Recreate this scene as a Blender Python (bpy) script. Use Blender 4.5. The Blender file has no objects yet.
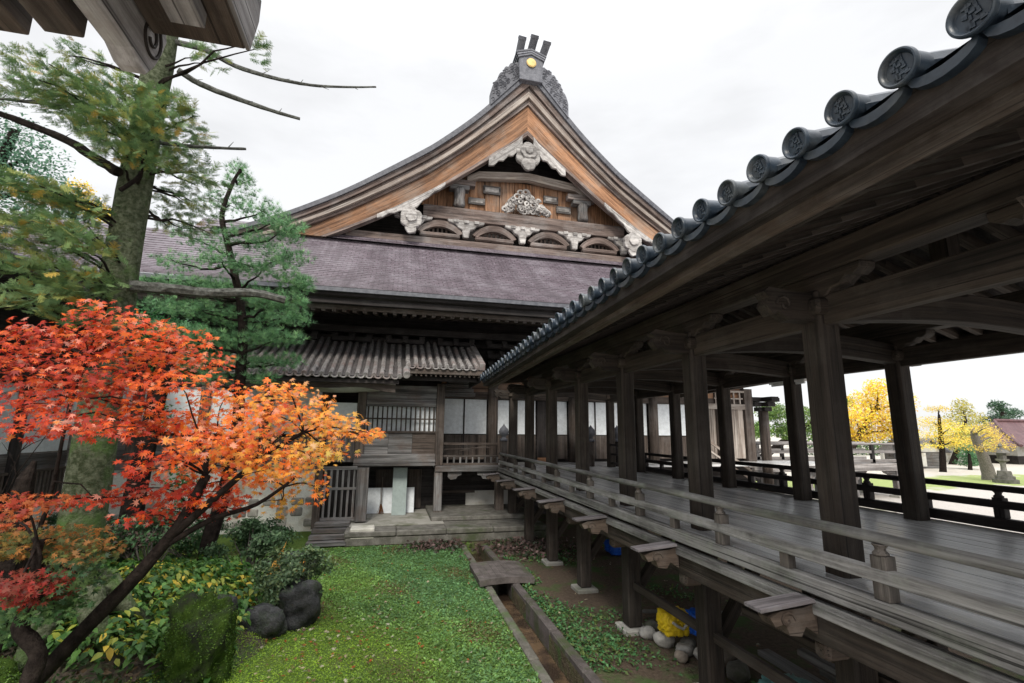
import bpy, math, random
import numpy as np
from mathutils import Vector, Matrix

random.seed(7); RNG = np.random.default_rng(11)
rad = math.radians
SC = bpy.context.scene
COL = SC.collection

# ------------------------------------------------------------------ camera
CAM = Vector((0, 0, 3.5))
YAW, PITCH, ROLL, FPX = rad(13.73), rad(10.34), rad(.59), 487.0
def cam_axes():
    f = Vector((math.sin(YAW)*math.cos(PITCH), math.cos(YAW)*math.cos(PITCH), math.sin(PITCH)))
    r = Vector((math.cos(YAW), -math.sin(YAW), 0)); u = r.cross(f)
    return r*math.cos(ROLL)+u*math.sin(ROLL), -r*math.sin(ROLL)+u*math.cos(ROLL), f
CX, CY, CF = cam_axes()
cd = bpy.data.cameras.new('camera'); cam = bpy.data.objects.new('camera', cd); COL.objects.link(cam)
cd.sensor_width = 36; cd.lens = FPX/1024*36; cd.clip_start = .05; cd.clip_end = 2000
m = Matrix((CX, CY, -CF)).transposed().to_4x4(); m.translation = CAM
cam.matrix_world = m
SC.camera = cam
def at(px, py, axis, val):
    d = CX*((px-512)/FPX) - CY*((py-341.5)/FPX) + CF
    t = (val-CAM[axis])/d[axis]
    return CAM + d*t

# ------------------------------------------------------------------ light
SUN_EL, SUN_AZ = 41, 194          # azimuth of the sun seen from above, measured from +Y towards +X
w = bpy.data.worlds.new('World'); SC.world = w; w.use_nodes = True
nt = w.node_tree; nt.nodes.clear()
def N(nt, t, **k):
    n = nt.nodes.new(t)
    for a, b in k.items(): setattr(n, a, b)
    return n
wo = N(nt, 'ShaderNodeOutputWorld'); bg = N(nt, 'ShaderNodeBackground'); bg.inputs['Strength'].default_value = .1
sky = N(nt, 'ShaderNodeTexSky', sky_type='NISHITA', sun_disc=False, sun_elevation=rad(SUN_EL), sun_rotation=rad(SUN_AZ))
tc = N(nt, 'ShaderNodeTexCoord'); sx = N(nt, 'ShaderNodeSeparateXYZ'); nt.links.new(tc.outputs['Generated'], sx.inputs[0])
rp = N(nt, 'ShaderNodeValToRGB')       # overcast cloud: brighter towards the zenith
rp.color_ramp.elements[0].position = 0; rp.color_ramp.elements[0].color = (.285, .286, .288, 1)
rp.color_ramp.elements[1].position = 1; rp.color_ramp.elements[1].color = (1, 1, 1.02, 1)
rp.color_ramp.interpolation = 'EASE'
e = rp.color_ramp.elements.new(.60); e.color = (.276, .2775, .281, 1)
nt.links.new(sx.outputs['Z'], rp.inputs[0])
sc = N(nt, 'ShaderNodeVectorMath', operation='SCALE'); sc.inputs['Scale'].default_value = 20.5
nt.links.new(rp.outputs[0], sc.inputs[0])
mp = N(nt, 'ShaderNodeMapping'); mp.inputs['Scale'].default_value = (1.2, 1.2, 4)
nz = N(nt, 'ShaderNodeTexNoise'); nz.inputs['Scale'].default_value = 2.2; nz.inputs['Detail'].default_value = 7; nz.inputs['Roughness'].default_value = .55
nt.links.new(tc.outputs['Generated'], mp.inputs[0]); nt.links.new(mp.outputs[0], nz.inputs[0])
r2 = N(nt, 'ShaderNodeMapRange'); r2.inputs[1].default_value = .42; r2.inputs[2].default_value = .70; r2.inputs[3].default_value = 1.0; r2.inputs[4].default_value = .84
nt.links.new(nz.outputs[0], r2.inputs[0])
s2 = N(nt, 'ShaderNodeVectorMath', operation='SCALE'); nt.links.new(sc.outputs[0], s2.inputs[0]); nt.links.new(r2.outputs[0], s2.inputs['Scale'])
mx = N(nt, 'ShaderNodeMix', data_type='RGBA'); mx.inputs[0].default_value = .94
nt.links.new(sky.outputs[0], mx.inputs[6]); nt.links.new(s2.outputs[0], mx.inputs[7])
nt.links.new(mx.outputs[2], bg.inputs[0]); nt.links.new(bg.outputs[0], wo.inputs[0])
sl = bpy.data.lights.new('sun', 'SUN'); so = bpy.data.objects.new('sun', sl); COL.objects.link(so)
sl.energy = 1.5; sl.angle = rad(14); sl.color = (1, .94, .84)
sd = Vector((math.sin(rad(SUN_AZ))*math.cos(rad(SUN_EL)), math.cos(rad(SUN_AZ))*math.cos(rad(SUN_EL)), math.sin(rad(SUN_EL))))
so.rotation_euler = sd.to_track_quat('Z', 'Y').to_euler(); so.location = (0, 0, 40)
SC.view_settings.view_transform = 'Standard'; SC.view_settings.look = 'None'
SC.view_settings.exposure = .86; SC.view_settings.gamma = 1; SC.view_settings.use_curve_mapping = False

# ------------------------------------------------------------------ materials
MATS = {}
def base_mat(name):
    m = bpy.data.materials.new(name); m.use_nodes = True; nt = m.node_tree
    b = nt.nodes['Principled BSDF']; MATS[name] = m
    return m, nt, b
def mixc(nt, fac, a, b, blend='MIX'):
    n = N(nt, 'ShaderNodeMix', data_type='RGBA', blend_type=blend)
    for i, v in ((0, fac), (6, a), (7, b)):
        if hasattr(v, 'links'): nt.links.new(v, n.inputs[i])
        else: n.inputs[i].default_value = v if i == 0 else (*v, 1)
    return n.outputs[2]
def noise(nt, vec, scale, detail=4, rough=.6):
    n = N(nt, 'ShaderNodeTexNoise'); n.inputs['Scale'].default_value = scale; n.inputs['Detail'].default_value = detail; n.inputs['Roughness'].default_value = rough
    nt.links.new(vec, n.inputs['Vector']); return n.outputs['Fac']
def mr(nt, v, a, b, c=0, d=1):
    n = N(nt, 'ShaderNodeMapRange'); n.clamp = True
    for i, x in enumerate((a, b, c, d)): n.inputs[i+1].default_value = x
    nt.links.new(v, n.inputs[0]); return n.outputs[0]
def bump(nt, b, h, strength=.3, dist=.01):
    n = N(nt, 'ShaderNodeBump'); n.inputs['Strength'].default_value = strength; n.inputs['Distance'].default_value = dist
    nt.links.new(h, n.inputs['Height']); nt.links.new(n.outputs[0], b.inputs['Normal'])
def gvec(nt, scale):
    a = N(nt, 'ShaderNodeAttribute', attribute_name='g'); mp = N(nt, 'ShaderNodeMapping'); mp.inputs['Scale'].default_value = scale
    nt.links.new(a.outputs['Vector'], mp.inputs[0]); return mp.outputs[0]
def wood(name, dark, light, stain=(.3, .3, .3), stain_amt=.5, rough=.75, grain=9, moss=None, moss_amt=.0, patch=1.3, planks=None):
    m, nt, b = base_mat(name)
    g = noise(nt, gvec(nt, (.35, grain, grain)), 1.6, 8, .72)
    c = mixc(nt, mr(nt, g, .38, .62), dark, light)
    tcn = N(nt, 'ShaderNodeNewGeometry')
    st = noise(nt, tcn.outputs['Position'], patch, 6, .68)                      # weathered patches
    c = mixc(nt, mr(nt, st, .46, .64, 0, stain_amt), c, stain)
    wst = noise(nt, gvec(nt, (.22, grain*.45, grain*.45)), 1.3, 5, .7)          # long worn streaks
    c = mixc(nt, mr(nt, wst, .50, .66, 0, .75), c, tuple(v*.42 for v in dark))
    c = mixc(nt, mr(nt, wst, .46, .34, 0, .45), c, tuple(min(1, v*1.35) for v in light))
    cr = noise(nt, gvec(nt, (.16, grain*2.6, grain*2.6)), 2.0, 3, .5)           # drying cracks
    c = mixc(nt, mr(nt, cr, .61, .67, 0, .85), c, tuple(v*.2 for v in dark))
    if planks:
        mp = N(nt, 'ShaderNodeMapping'); mp.inputs['Scale'].default_value = planks; nt.links.new(tcn.outputs['Position'], mp.inputs[0])
        c = mixc(nt, mr(nt, noise(nt, mp.outputs[0], 1, 3, .6), .35, .65, 0, .6), c, tuple(v*.8 for v in dark))
    oi = N(nt, 'ShaderNodeObjectInfo'); v = mr(nt, oi.outputs['Random'], 0, 1, .75, 1.2)
    hs = N(nt, 'ShaderNodeHueSaturation'); nt.links.new(v, hs.inputs['Value']); nt.links.new(c, hs.inputs['Color']); c = hs.outputs[0]
    if moss:
        mo = noise(nt, tcn.outputs['Position'], 2.6, 6, .7)
        c = mixc(nt, mr(nt, mo, .5, .68, 0, moss_amt), c, moss)
    nt.links.new(c, b.inputs['Base Color']); b.inputs['Roughness'].default_value = rough; b.inputs['Specular IOR Level'].default_value = .3
    bump(nt, b, g, .8, .02)
    return m
def mottled(name, a, bcol, scale=3, rough=.8, c3=None, s3=.7, lo=.38, hi=.64, bs=.35, bd=.02, spec=.3, fine=24):
    m, nt, b = base_mat(name)
    p = N(nt, 'ShaderNodeNewGeometry').outputs['Position']
    n1 = noise(nt, p, scale, 7, .65)
    c = mixc(nt, mr(nt, n1, lo, hi), a, bcol)
    if c3: c = mixc(nt, mr(nt, noise(nt, p, s3, 5, .65), .5, .64), c, c3)
    oi = N(nt, 'ShaderNodeObjectInfo'); hs = N(nt, 'ShaderNodeHueSaturation'); nt.links.new(mr(nt, oi.outputs['Random'], 0, 1, .72, 1.3), hs.inputs['Value']); nt.links.new(c, hs.inputs['Color']); c = hs.outputs[0]
    n2 = noise(nt, p, fine, 4, .7)
    c = mixc(nt, mr(nt, n2, .3, .7, .0, .35), c, tuple(v*.55 for v in a))
    nt.links.new(c, b.inputs['Base Color']); b.inputs['Roughness'].default_value = rough; b.inputs['Specular IOR Level'].default_value = spec
    bump(nt, b, n2, bs, bd)
    return m
def leafmat(name, trans=.35, rough=.5):
    m, nt, b = base_mat(name)
    a = N(nt, 'ShaderNodeAttribute', attribute_name='col')
    nt.links.new(a.outputs['Color'], b.inputs['Base Color']); b.inputs['Roughness'].default_value = rough; b.inputs['Specular IOR Level'].default_value = .35
    t = N(nt, 'ShaderNodeBsdfTranslucent'); nt.links.new(a.outputs['Color'], t.inputs[0])
    ms = N(nt, 'ShaderNodeMixShader'); ms.inputs[0].default_value = trans
    nt.links.new(b.outputs[0], ms.inputs[1]); nt.links.new(t.outputs[0], ms.inputs[2])
    nt.links.new(ms.outputs[0], nt.nodes['Material Output'].inputs[0])
    return m
def plain(name, c, rough=.6, metal=0, spec=.4):
    m, nt, b = base_mat(name)
    p = N(nt, 'ShaderNodeNewGeometry').outputs['Position']
    n = noise(nt, p, 7, 5, .7)
    cc = mixc(nt, mr(nt, n, .35, .7), c, tuple(v*.78 for v in c))
    nt.links.new(cc, b.inputs['Base Color']); b.inputs['Roughness'].default_value = rough; b.inputs['Metallic'].default_value = metal; b.inputs['Specular IOR Level'].default_value = spec
    return m

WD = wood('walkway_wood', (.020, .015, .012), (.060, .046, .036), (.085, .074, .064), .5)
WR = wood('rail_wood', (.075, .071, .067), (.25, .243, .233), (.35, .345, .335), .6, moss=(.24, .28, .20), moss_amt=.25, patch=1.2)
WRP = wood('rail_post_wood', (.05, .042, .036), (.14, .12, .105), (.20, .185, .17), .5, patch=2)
WF = wood('floor_wood', (.46, .46, .465), (.70, .70, .70), (.76, .765, .77), .5, rough=.24, patch=.7, planks=(3.3, .25, 1))
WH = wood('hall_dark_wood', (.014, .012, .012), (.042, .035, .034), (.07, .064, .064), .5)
WP = wood('hall_pillar_wood', (.045, .034, .028), (.115, .09, .076), (.16, .145, .135), .5)
WG = wood('gable_orange_wood', (.15, .075, .042), (.44, .235, .13), (.34, .27, .22), .7, grain=5, patch=.5)
WL = wood('gable_pale_wood', (.26, .21, .18), (.54, .49, .44), (.26, .19, .15), .6, grain=6, patch=.7)
WE = wood('gable_edge_wood', (.085, .06, .052), (.26, .20, .175), (.33, .31, .30), .6, grain=6, patch=.6)
WC = wood('carved_white_wood', (.30, .285, .275), (.58, .56, .54), (.16, .14, .13), .75, grain=6, patch=4.0)
WY = wood('weathered_grey_wood', (.085, .083, .082), (.25, .245, .245), (.13, .09, .07), .6, patch=1.6)
WN = wood('brown_eave_wood', (.045, .032, .025), (.12, .09, .07), (.16, .14, .125), .6, patch=2.2)
WX = wood('grey_eave_wood', (.16, .148, .145), (.36, .34, .33), (.16, .135, .12), .6, patch=4)
TILEB = mottled('porch_tile_bed', (.06, .055, .055), (.12, .11, .11), 6, .6)
WD2 = wood('fascia_wood', (.018, .013, .011), (.052, .040, .034), (.10, .09, .084), .5, patch=2)
WRF = wood('rafter_wood', (.035, .027, .022), (.10, .08, .066), (.13, .115, .10), .4, patch=1.5)
WK = wood('cap_board_wood', (.10, .09, .095), (.20, .18, .19), (.26, .25, .26), .5, patch=3)
PAPER = plain('white_panel', (.84, .89, .93), .7)
PLAST = mottled('plaster', (.62, .62, .58), (.74, .73, .69), 2.2, .9, (.45, .40, .32), .9, bs=.1)
BOARD = plain('grey_green_board', (.36, .43, .42), .6)
STONE = mottled('moss_stone', (.12, .115, .10), (.22, .21, .19), 4, .85, (.07, .09, .04), .9, lo=.4, hi=.6)
STONEP = mottled('pale_stone', (.40, .39, .35), (.55, .53, .48), 3, .9, (.20, .21, .14), 1.0)
ROCK = mottled('garden_rock', (.018, .02, .02), (.075, .075, .075), 5, .7, (.035, .055, .02), 1.6, bs=.8, bd=.05)
MOSSR = mottled('mossy_rock', (.045, .088, .014), (.10, .175, .03), 6, .95, (.05, .05, .045), 2.0, bs=.9, bd=.05, spec=.1, fine=60)
COBBLED = mottled('brown_cobble', (.13, .11, .09), (.26, .22, .18), 5, .85, bs=.3)
KERBM = mottled('mossy_kerb', (.09, .085, .07), (.16, .15, .13), 4, .9, (.06, .11, .025), .9)
KERBD = mottled('dark_kerb', (.075, .065, .06), (.15, .13, .125), 4, .85, (.06, .08, .03), 1.3)
COBBLE = mottled('cobble', (.28, .27, .25), (.48, .46, .42), 5, .85, bs=.3)
TILE = mottled('glazed_tile', (.014, .023, .036), (.040, .058, .080), 9, .36, (.075, .085, .09), 2.2, bs=.25, bd=.006, spec=.5)
TILEP = mottled('porch_tile', (.20, .19, .19), (.42, .40, .39), 6, .5, (.26, .20, .19), 1.6, bs=.4, spec=.5)
IRON = mottled('grey_tile_ornament', (.10, .105, .125), (.19, .195, .22), 6, .55, bs=.3, spec=.4)
GOLD = plain('gold_leaf', (.80, .58, .24), .35, .5)
BARKF = mottled('mossy_bark', (.055, .07, .035), (.19, .21, .14), 13, .95, (.10, .19, .05), 1.1, bs=1, bd=.05, spec=.1)
BARKD = mottled('dark_bark', (.012, .009, .008), (.036, .028, .024), 10, .95, bs=1, bd=.03, spec=.1)
BARKL = mottled('lichen_bark', (.05, .05, .045), (.15, .155, .14), 14, .95, bs=1, bd=.02, spec=.1)
BARKG = mottled('grey_bark', (.12, .11, .10), (.24, .22, .20), 12, .95, bs=1, bd=.02, spec=.1)
MUD = mottled('mud', (.10, .07, .05), (.16, .12, .085), 3, .5, spec=.5)
YEL = plain('yellow_plastic', (.80, .56, .02), .45)
BLUE = plain('blue_plastic', (.01, .10, .55), .4)
TEAL = plain('teal_tarp', (.16, .36, .36), .45)
LEAF = leafmat('leaf'); NEEDLE = leafmat('needle', .2, .6); MAPLE = leafmat('maple_leaf', .45, .45)

def gem(name, fn):
    m, nt, b = base_mat(name); p = N(nt, 'ShaderNodeNewGeometry').outputs['Position']; fn(nt, b, p); return m
def ground_fn(nt, b, p):
    s = N(nt, 'ShaderNodeSeparateXYZ'); nt.links.new(p, s.inputs[0])
    n1 = noise(nt, p, 1.1, 6, .65); n2 = noise(nt, p, 14, 5, .7); n3 = noise(nt, p, .5, 4, .6)
    lawn = mixc(nt, mr(nt, n2, .3, .7), (.055, .10, .022), (.13, .20, .045))
    lawn = mixc(nt, mr(nt, n1, .55, .72, 0, .6), lawn, (.13, .11, .06))
    soil = mixc(nt, mr(nt, n2, .3, .7), (.06, .043, .032), (.13, .10, .075))
    soil = mixc(nt, mr(nt, n1, .50, .62, 0, .8), soil, (.055, .11, .03))
    grav = mixc(nt, mr(nt, n2, .3, .7), (.40, .37, .34), (.56, .53, .49))
    yb = N(nt, 'ShaderNodeMath', operation='MULTIPLY_ADD'); nt.links.new(n3, yb.inputs[0]); yb.inputs[1].default_value = 8; nt.links.new(s.outputs['Y'], yb.inputs[2])
    yardg = mixc(nt, mr(nt, yb.outputs[0], 29.5, 30.5), grav, (.30, .36, .14))
    yardg = mixc(nt, mr(nt, yb.outputs[0], 36.5, 37.5), yardg, (.50, .47, .42))
    # zones: garden lawn | soil under the walkway | sunlit yard
    k = N(nt, 'ShaderNodeMath', operation='MULTIPLY_ADD'); nt.links.new(n1, k.inputs[0]); k.inputs[1].default_value = 1.2; nt.links.new(s.outputs['X'], k.inputs[2])
    c = mixc(nt, mr(nt, k.outputs[0], 3.1, 3.5), lawn, soil)
    c = mixc(nt, mr(nt, k.outputs[0], 10.0, 10.8), c, yardg)
    c = mixc(nt, mr(nt, s.outputs['Y'], 4.0, 4.6), grav, c)       # unseen neutral gravel added on the near side to cut green bounce
    nt.links.new(c, b.inputs['Base Color']); b.inputs['Roughness'].default_value = .95; b.inputs['Specular IOR Level'].default_value = .1
    bump(nt, b, n2, .8, .05)
GROUND = gem('ground_cover', ground_fn)
def soil_fn(nt, b, p):
    n2 = noise(nt, p, 9, 6, .7); n1 = noise(nt, p, 1.5, 5, .6)
    c = mixc(nt, mr(nt, n2, .3, .7), (.035, .028, .02), (.09, .07, .05))
    c = mixc(nt, mr(nt, n1, .48, .58, 0, .9), c, (.05, .10, .02))
    nt.links.new(c, b.inputs['Base Color']); b.inputs['Roughness'].default_value = .95; bump(nt, b, n2, .8, .05)
MOUND = gem('mound_soil', soil_fn)
def shingle(name, c1, c2, hi, rough=.5):
    m, nt, b = base_mat(name)
    v = gvec(nt, (1, 1, 1))
    br = N(nt, 'ShaderNodeTexBrick'); br.inputs['Scale'].default_value = 1; br.inputs['Brick Width'].default_value = .34; br.inputs['Row Height'].default_value = .24
    br.inputs['Mortar Size'].default_value = .018; br.inputs['Color1'].default_value = (*c1, 1); br.inputs['Color2'].default_value = (*c2, 1); br.inputs['Mortar'].default_value = (*[x*.35 for x in c1], 1)
    nt.links.new(v, br.inputs['Vector'])
    n = noise(nt, v, .55, 6, .7); n2 = noise(nt, v, 5.5, 3, .6)
    c = mixc(nt, mr(nt, n, .45, .7, 0, .55), br.outputs['Color'], hi)
    c = mixc(nt, mr(nt, n2, .56, .7, 0, .6), c, hi)
    n3 = noise(nt, gvec(nt, (1.4, .12, 1)), 1, 5, .65); c = mixc(nt, mr(nt, n3, .46, .66, 0, .7), c, tuple(x*.62 for x in c1))
    nt.links.new(c, b.inputs['Base Color']); b.inputs['Roughness'].default_value = rough; b.inputs['Specular IOR Level'].default_value = .5
    bump(nt, b, br.outputs['Fac'], -.5, .03)
    return m
SHING = shingle('purple_shingle', (.095, .072, .09), (.135, .105, .128), (.27, .25, .28))
SHING2 = shingle('red_tile', (.10, .045, .05), (.15, .065, .07), (.2, .12, .12))

# ------------------------------------------------------------------ mesh tools
WPOS = {}
def wp(o): return WPOS.get(o.name, Vector((0, 0, 0)))
class MB:
    def __init__(s): s.v = []; s.f = []; s.g = []
    def add(s, vs, fs, gs=None):
        o = len(s.v); s.v += [tuple(v) for v in vs]; s.f += [tuple(i+o for i in f) for f in fs]
        s.g += [tuple(x) for x in (gs if gs else vs)]
    def bar(s, p0, p1, w, h, up=(0, 0, 1), h1=None, w1=None):
        p0, p1 = Vector(p0), Vector(p1); d = (p1-p0); L = d.length; d.normalize(); up = Vector(up)
        if abs(d.dot(up)) > .98: up = Vector((0, 1, 0))
        sd = d.cross(up).normalized(); u = sd.cross(d).normalized(); w1 = w1 or w; h1 = h1 or h
        o = Vector((random.uniform(0, 90), random.uniform(0, 90), random.uniform(0, 90)))
        vs, gs = [], []
        for p, l, ww, hh in ((p0, 0, w, h), (p1, L, w1, h1)):
            for a, b in ((-1, -1), (1, -1), (1, 1), (-1, 1)):
                vs.append(p+sd*(a*ww/2)+u*(b*hh/2)); gs.append(o+Vector((l, a*ww/2, b*hh/2)))
        s.add(vs, [(3, 2, 1, 0), (4, 5, 6, 7), (0, 1, 5, 4), (1, 2, 6, 5), (2, 3, 7, 6), (3, 0, 4, 7)], gs); return s
    def box(s, x0, x1, y0, y1, z0, z1):
        dx, dy, dz = x1-x0, y1-y0, z1-z0; cx, cy, cz = (x0+x1)/2, (y0+y1)/2, (z0+z1)/2
        if dx >= dy and dx >= dz: return s.bar((x0, cy, cz), (x1, cy, cz), dy, dz)
        if dy >= dz: return s.bar((cx, y0, cz), (cx, y1, cz), dx, dz)
        return s.bar((cx, cy, z0), (cx, cy, z1), dx, dy)
    def tube(s, pts, rs, n=8, cap=True, wob=0):
        pts = [Vector(p) for p in pts]; k = len(pts)
        if not hasattr(rs, '__len__'): rs = [rs]*k
        elif len(rs) != k: rs = [rs[0]+(rs[-1]-rs[0])*i/(k-1) for i in range(k)]
        vs, gs, fs = [], [], []; L = 0; o = Vector((random.uniform(0, 90), random.uniform(0, 90), random.uniform(0, 90))); ref = None
        for i, p in enumerate(pts):
            d = (pts[min(i+1, k-1)]-pts[max(i-1, 0)]).normalized()
            if ref is None: ref = Vector((0, 0, 1)) if abs(d.z) < .9 else Vector((1, 0, 0))
            a = d.cross(ref).normalized(); b = a.cross(d).normalized(); ref = b
            if i: L += (p-pts[i-1]).length
            for j in range(n):
                t = 2*math.pi*j/n; r = rs[i]*(1+wob*random.uniform(-1, 1))
                vs.append(p+a*(math.cos(t)*r)+b*(math.sin(t)*r)); gs.append(o+Vector((L, math.cos(t)*r, math.sin(t)*r)))
        for i in range(k-1):
            for j in range(n):
                fs.append((i*n+j, i*n+(j+1) % n, (i+1)*n+(j+1) % n, (i+1)*n+j))
        if cap: fs.append(tuple(range(n-1, -1, -1))); fs.append(tuple(range((k-1)*n, k*n)))
        s.add(vs, fs, gs); return s
    def lathe(s, prof, c, n=16, ax=(0, 0, 1)):
        c = Vector(c); ax = Vector(ax).normalized(); u = ax.orthogonal().normalized(); v = ax.cross(u); k = len(prof); vs, gs = [], []; o = random.uniform(0, 90)
        for r, z in prof:
            for j in range(n):
                t = 2*math.pi*j/n; r_ = max(r, .001); vs.append(c+ax*z+u*(math.cos(t)*r_)+v*(math.sin(t)*r_)); gs.append((z+o, math.cos(t)*r_, math.sin(t)*r_))
        fs = [(i*n+j, i*n+(j+1) % n, (i+1)*n+(j+1) % n, (i+1)*n+j) for i in range(k-1) for j in range(n)]
        s.add(vs, fs+[tuple(range(n-1, -1, -1)), tuple(range((k-1)*n, k*n))], gs); return s
    def prism(s, poly, fn, t0, t1):
        """poly: 2-D outline; fn(a, b, t) -> 3-D"""
        n = len(poly); o = random.uniform(0, 50)
        vs = [fn(a, b, t0) for a, b in poly]+[fn(a, b, t1) for a, b in poly]
        gs = [(a+o, b, t0) for a, b in poly]+[(a+o, b, t1) for a, b in poly]
        s.add(vs, [tuple(range(n))[::-1], tuple(range(n, 2*n))]+[(i, (i+1) % n, n+(i+1) % n, n+i) for i in range(n)], gs); return s
    def strip(s, A, B, fn, t0, t1):
        """band between two equally long 2-D polylines A and B, extruded t0..t1"""
        n = len(A); L = [0]
        for i in range(1, n): L.append(L[-1]+math.dist(A[i], A[i-1]))
        vs, gs = [], []; o = random.uniform(0, 50)
        for i in range(n):
            for (a, b), q in ((A[i], 0), (B[i], math.dist(A[i], B[i]))):
                for t in (t0, t1): vs.append(fn(a, b, t)); gs.append((L[i]+o, q, t))
        fs = []
        for i in range(n-1):
            q = 4*i; r = q+4
            fs += [(q, r, r+2, q+2), (q+1, q+3, r+3, r+1), (q, q+1, r+1, r), (q+2, r+2, r+3, q+3)]
        fs += [(0, 2, 3, 1), (4*n-4, 4*n-3, 4*n-1, 4*n-2)]
        s.add(vs, fs, gs); return s
    def sheet(s, rows, uv=None):
        nr, nc = len(rows), len(rows[0]); vs = [p for r in rows for p in r]
        fs = [(i*nc+j, i*nc+j+1, (i+1)*nc+j+1, (i+1)*nc+j) for i in range(nr-1) for j in range(nc-1)]
        s.add(vs, fs, [q for r in uv for q in r] if uv else None); return s
    def mesh(s, name, mat, off, smooth=False):
        me = bpy.data.meshes.new(name)
        me.from_pydata([(v[0]-off[0], v[1]-off[1], v[2]-off[2]) for v in s.v], [], s.f)
        a = me.attributes.new('g', 'FLOAT_VECTOR', 'POINT'); a.data.foreach_set('vector', np.array(s.g, 'f').ravel())
        me.materials.append(mat)
        if smooth: me.polygons.foreach_set('use_smooth', [True]*len(me.polygons))
        me.update(); return me
    def build(s, name, mat, parent=None, at=None, smooth=False, bevel=0):
        """vertices are world coordinates; the object's origin is `at` or its parent's origin"""
        if at is None:
            if parent is not None: at = wp(parent)
            else:
                a = np.array(s.v); at = Vector((a[:, 0].mean(), a[:, 1].mean(), a[:, 2].min()))
        at = Vector(at)
        o = bpy.data.objects.new(name, s.mesh(name, mat, at, smooth))
        link(o, parent, at)
        if bevel:
            b = o.modifiers.new('bevel', 'BEVEL'); b.width = bevel; b.segments = 1; b.limit_method = 'ANGLE'
        return o
def link(o, parent, at):
    COL.objects.link(o); at = Vector(at); WPOS[o.name] = at
    if parent is not None: o.parent = parent; o.location = at-wp(parent)
    else: o.location = at
def tag(o, label, cat, group=None, kind=None):
    o['label'] = label; o['category'] = cat
    if group: o['group'] = group
    if kind: o['kind'] = kind
    return o
def thing(name, label, cat, loc, group=None):
    o = bpy.data.objects.new(name, None); link(o, None, loc); o.empty_display_size = .2
    return tag(o, label, cat, group)
def struct(o, kind='structure'): o['kind'] = kind; return o
def again(src, name, parent, at, rotz=0):
    o = src.copy(); o.name = name; COL.objects.link(o); at = Vector(at); WPOS[o.name] = at
    o.parent = parent; o.location = at-(wp(parent) if parent else Vector()); o.rotation_euler = (0, 0, rotz)
    for ch in src.children:
        c = ch.copy(); c.name = ch.name.split('.')[0]; COL.objects.link(c); c.parent = o; WPOS[c.name] = at
    return o
def npmesh(name, V, P, sizes, col, mat, parent=None, at=(0, 0, 0)):
    me = bpy.data.meshes.new(name); V = V-np.array(at, float)
    me.vertices.add(len(V)); me.vertices.foreach_set('co', V.astype('f').ravel())
    me.loops.add(len(P)); me.loops.foreach_set('vertex_index', P.astype('i'))
    st = np.concatenate([[0], np.cumsum(sizes)[:-1]]).astype('i')
    me.polygons.add(len(sizes)); me.polygons.foreach_set('loop_start', st); me.polygons.foreach_set('loop_total', sizes.astype('i'))
    c = me.color_attributes.new('col', 'FLOAT_COLOR', 'POINT'); c.data.foreach_set('color', np.concatenate([col, np.ones((len(col), 1))], 1).astype('f').ravel())
    me.materials.append(mat); me.update(calc_edges=True); me.validate()
    o = bpy.data.objects.new(name, me); link(o, parent, Vector(at)); return o
def scatter(name, mat, T, F, pos, nrm, scale, col, parent=None, at=(0, 0, 0), fwd=None, cj=.12):
    """many copies of a small leaf template T (z = its normal, x = its length) as one crown mesh"""
    T = np.array(T, float); n = len(pos); pos = np.array(pos, float); nrm = np.array(nrm, float); nrm /= np.linalg.norm(nrm, axis=1)[:, None]+1e-9
    f = np.array(fwd, float) if fwd is not None else RNG.normal(size=(n, 3))
    f = f-(f*nrm).sum(1)[:, None]*nrm; f /= np.linalg.norm(f, axis=1)[:, None]+1e-9
    s = np.cross(nrm, f)
    sc = np.broadcast_to(np.array(scale, float), (n,))[:, None, None]
    V = (T[None, :, 0, None]*f[:, None]+T[None, :, 1, None]*s[:, None]+T[None, :, 2, None]*nrm[:, None])*sc+pos[:, None]
    k = len(T); idx = np.concatenate([np.array(q) for q in F]); sz = np.array([len(q) for q in F])
    P = (idx[None]+np.arange(n)[:, None]*k).ravel(); S = np.tile(sz, n)
    c = np.array(col, float)*(1+RNG.normal(0, cj, (n, 1))); c = np.clip(c, .003, 1)
    return npmesh(name, V.reshape(-1, 3), P, S, np.repeat(c, k, 0), mat, parent, at)
def colmix(cols, n, w=None):
    c = np.array(cols)[RNG.choice(len(cols), n, p=w)]; return c*(1+RNG.normal(0, .12, (n, 1)))
# leaf templates
def maple_leaf():
    tips = [(-125, .55), (-82, .8), (-42, .95), (0, 1.08), (42, .95), (82, .8), (125, .55)]
    pts = [(0, 0, 0)]; ring = [(-.12, -.03, 0)]
    for i, (a, r) in enumerate(tips):
        ring.append((r*math.cos(rad(a)), r*math.sin(rad(a)), -.16*r))
        if i < 6:
            b = (a+tips[i+1][0])/2; ring.append((.36*math.cos(rad(b)), .36*math.sin(rad(b)), .02))
    ring.append((-.12, .03, 0)); pts += ring; n = len(ring)
    return pts, [(0, i, i+1) for i in range(1, n)]
ML = maple_leaf()
OVAL = ([(0, 0, 0), (.5, .26, .05), (1, 0, -.06), (.5, -.26, .05)], [(0, 1, 2), (0, 2, 3)])
HOSTA = ([(0, 0, 0), (.35, .28, .08), (.75, .2, .03), (1.05, 0, -.16), (.75, -.2, .03), (.35, -.28, .08), (.5, 0, 0)], [(0, 6, 1), (1, 6, 2), (2, 6, 3), (3, 6, 4), (4, 6, 5), (5, 6, 0)])
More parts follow.
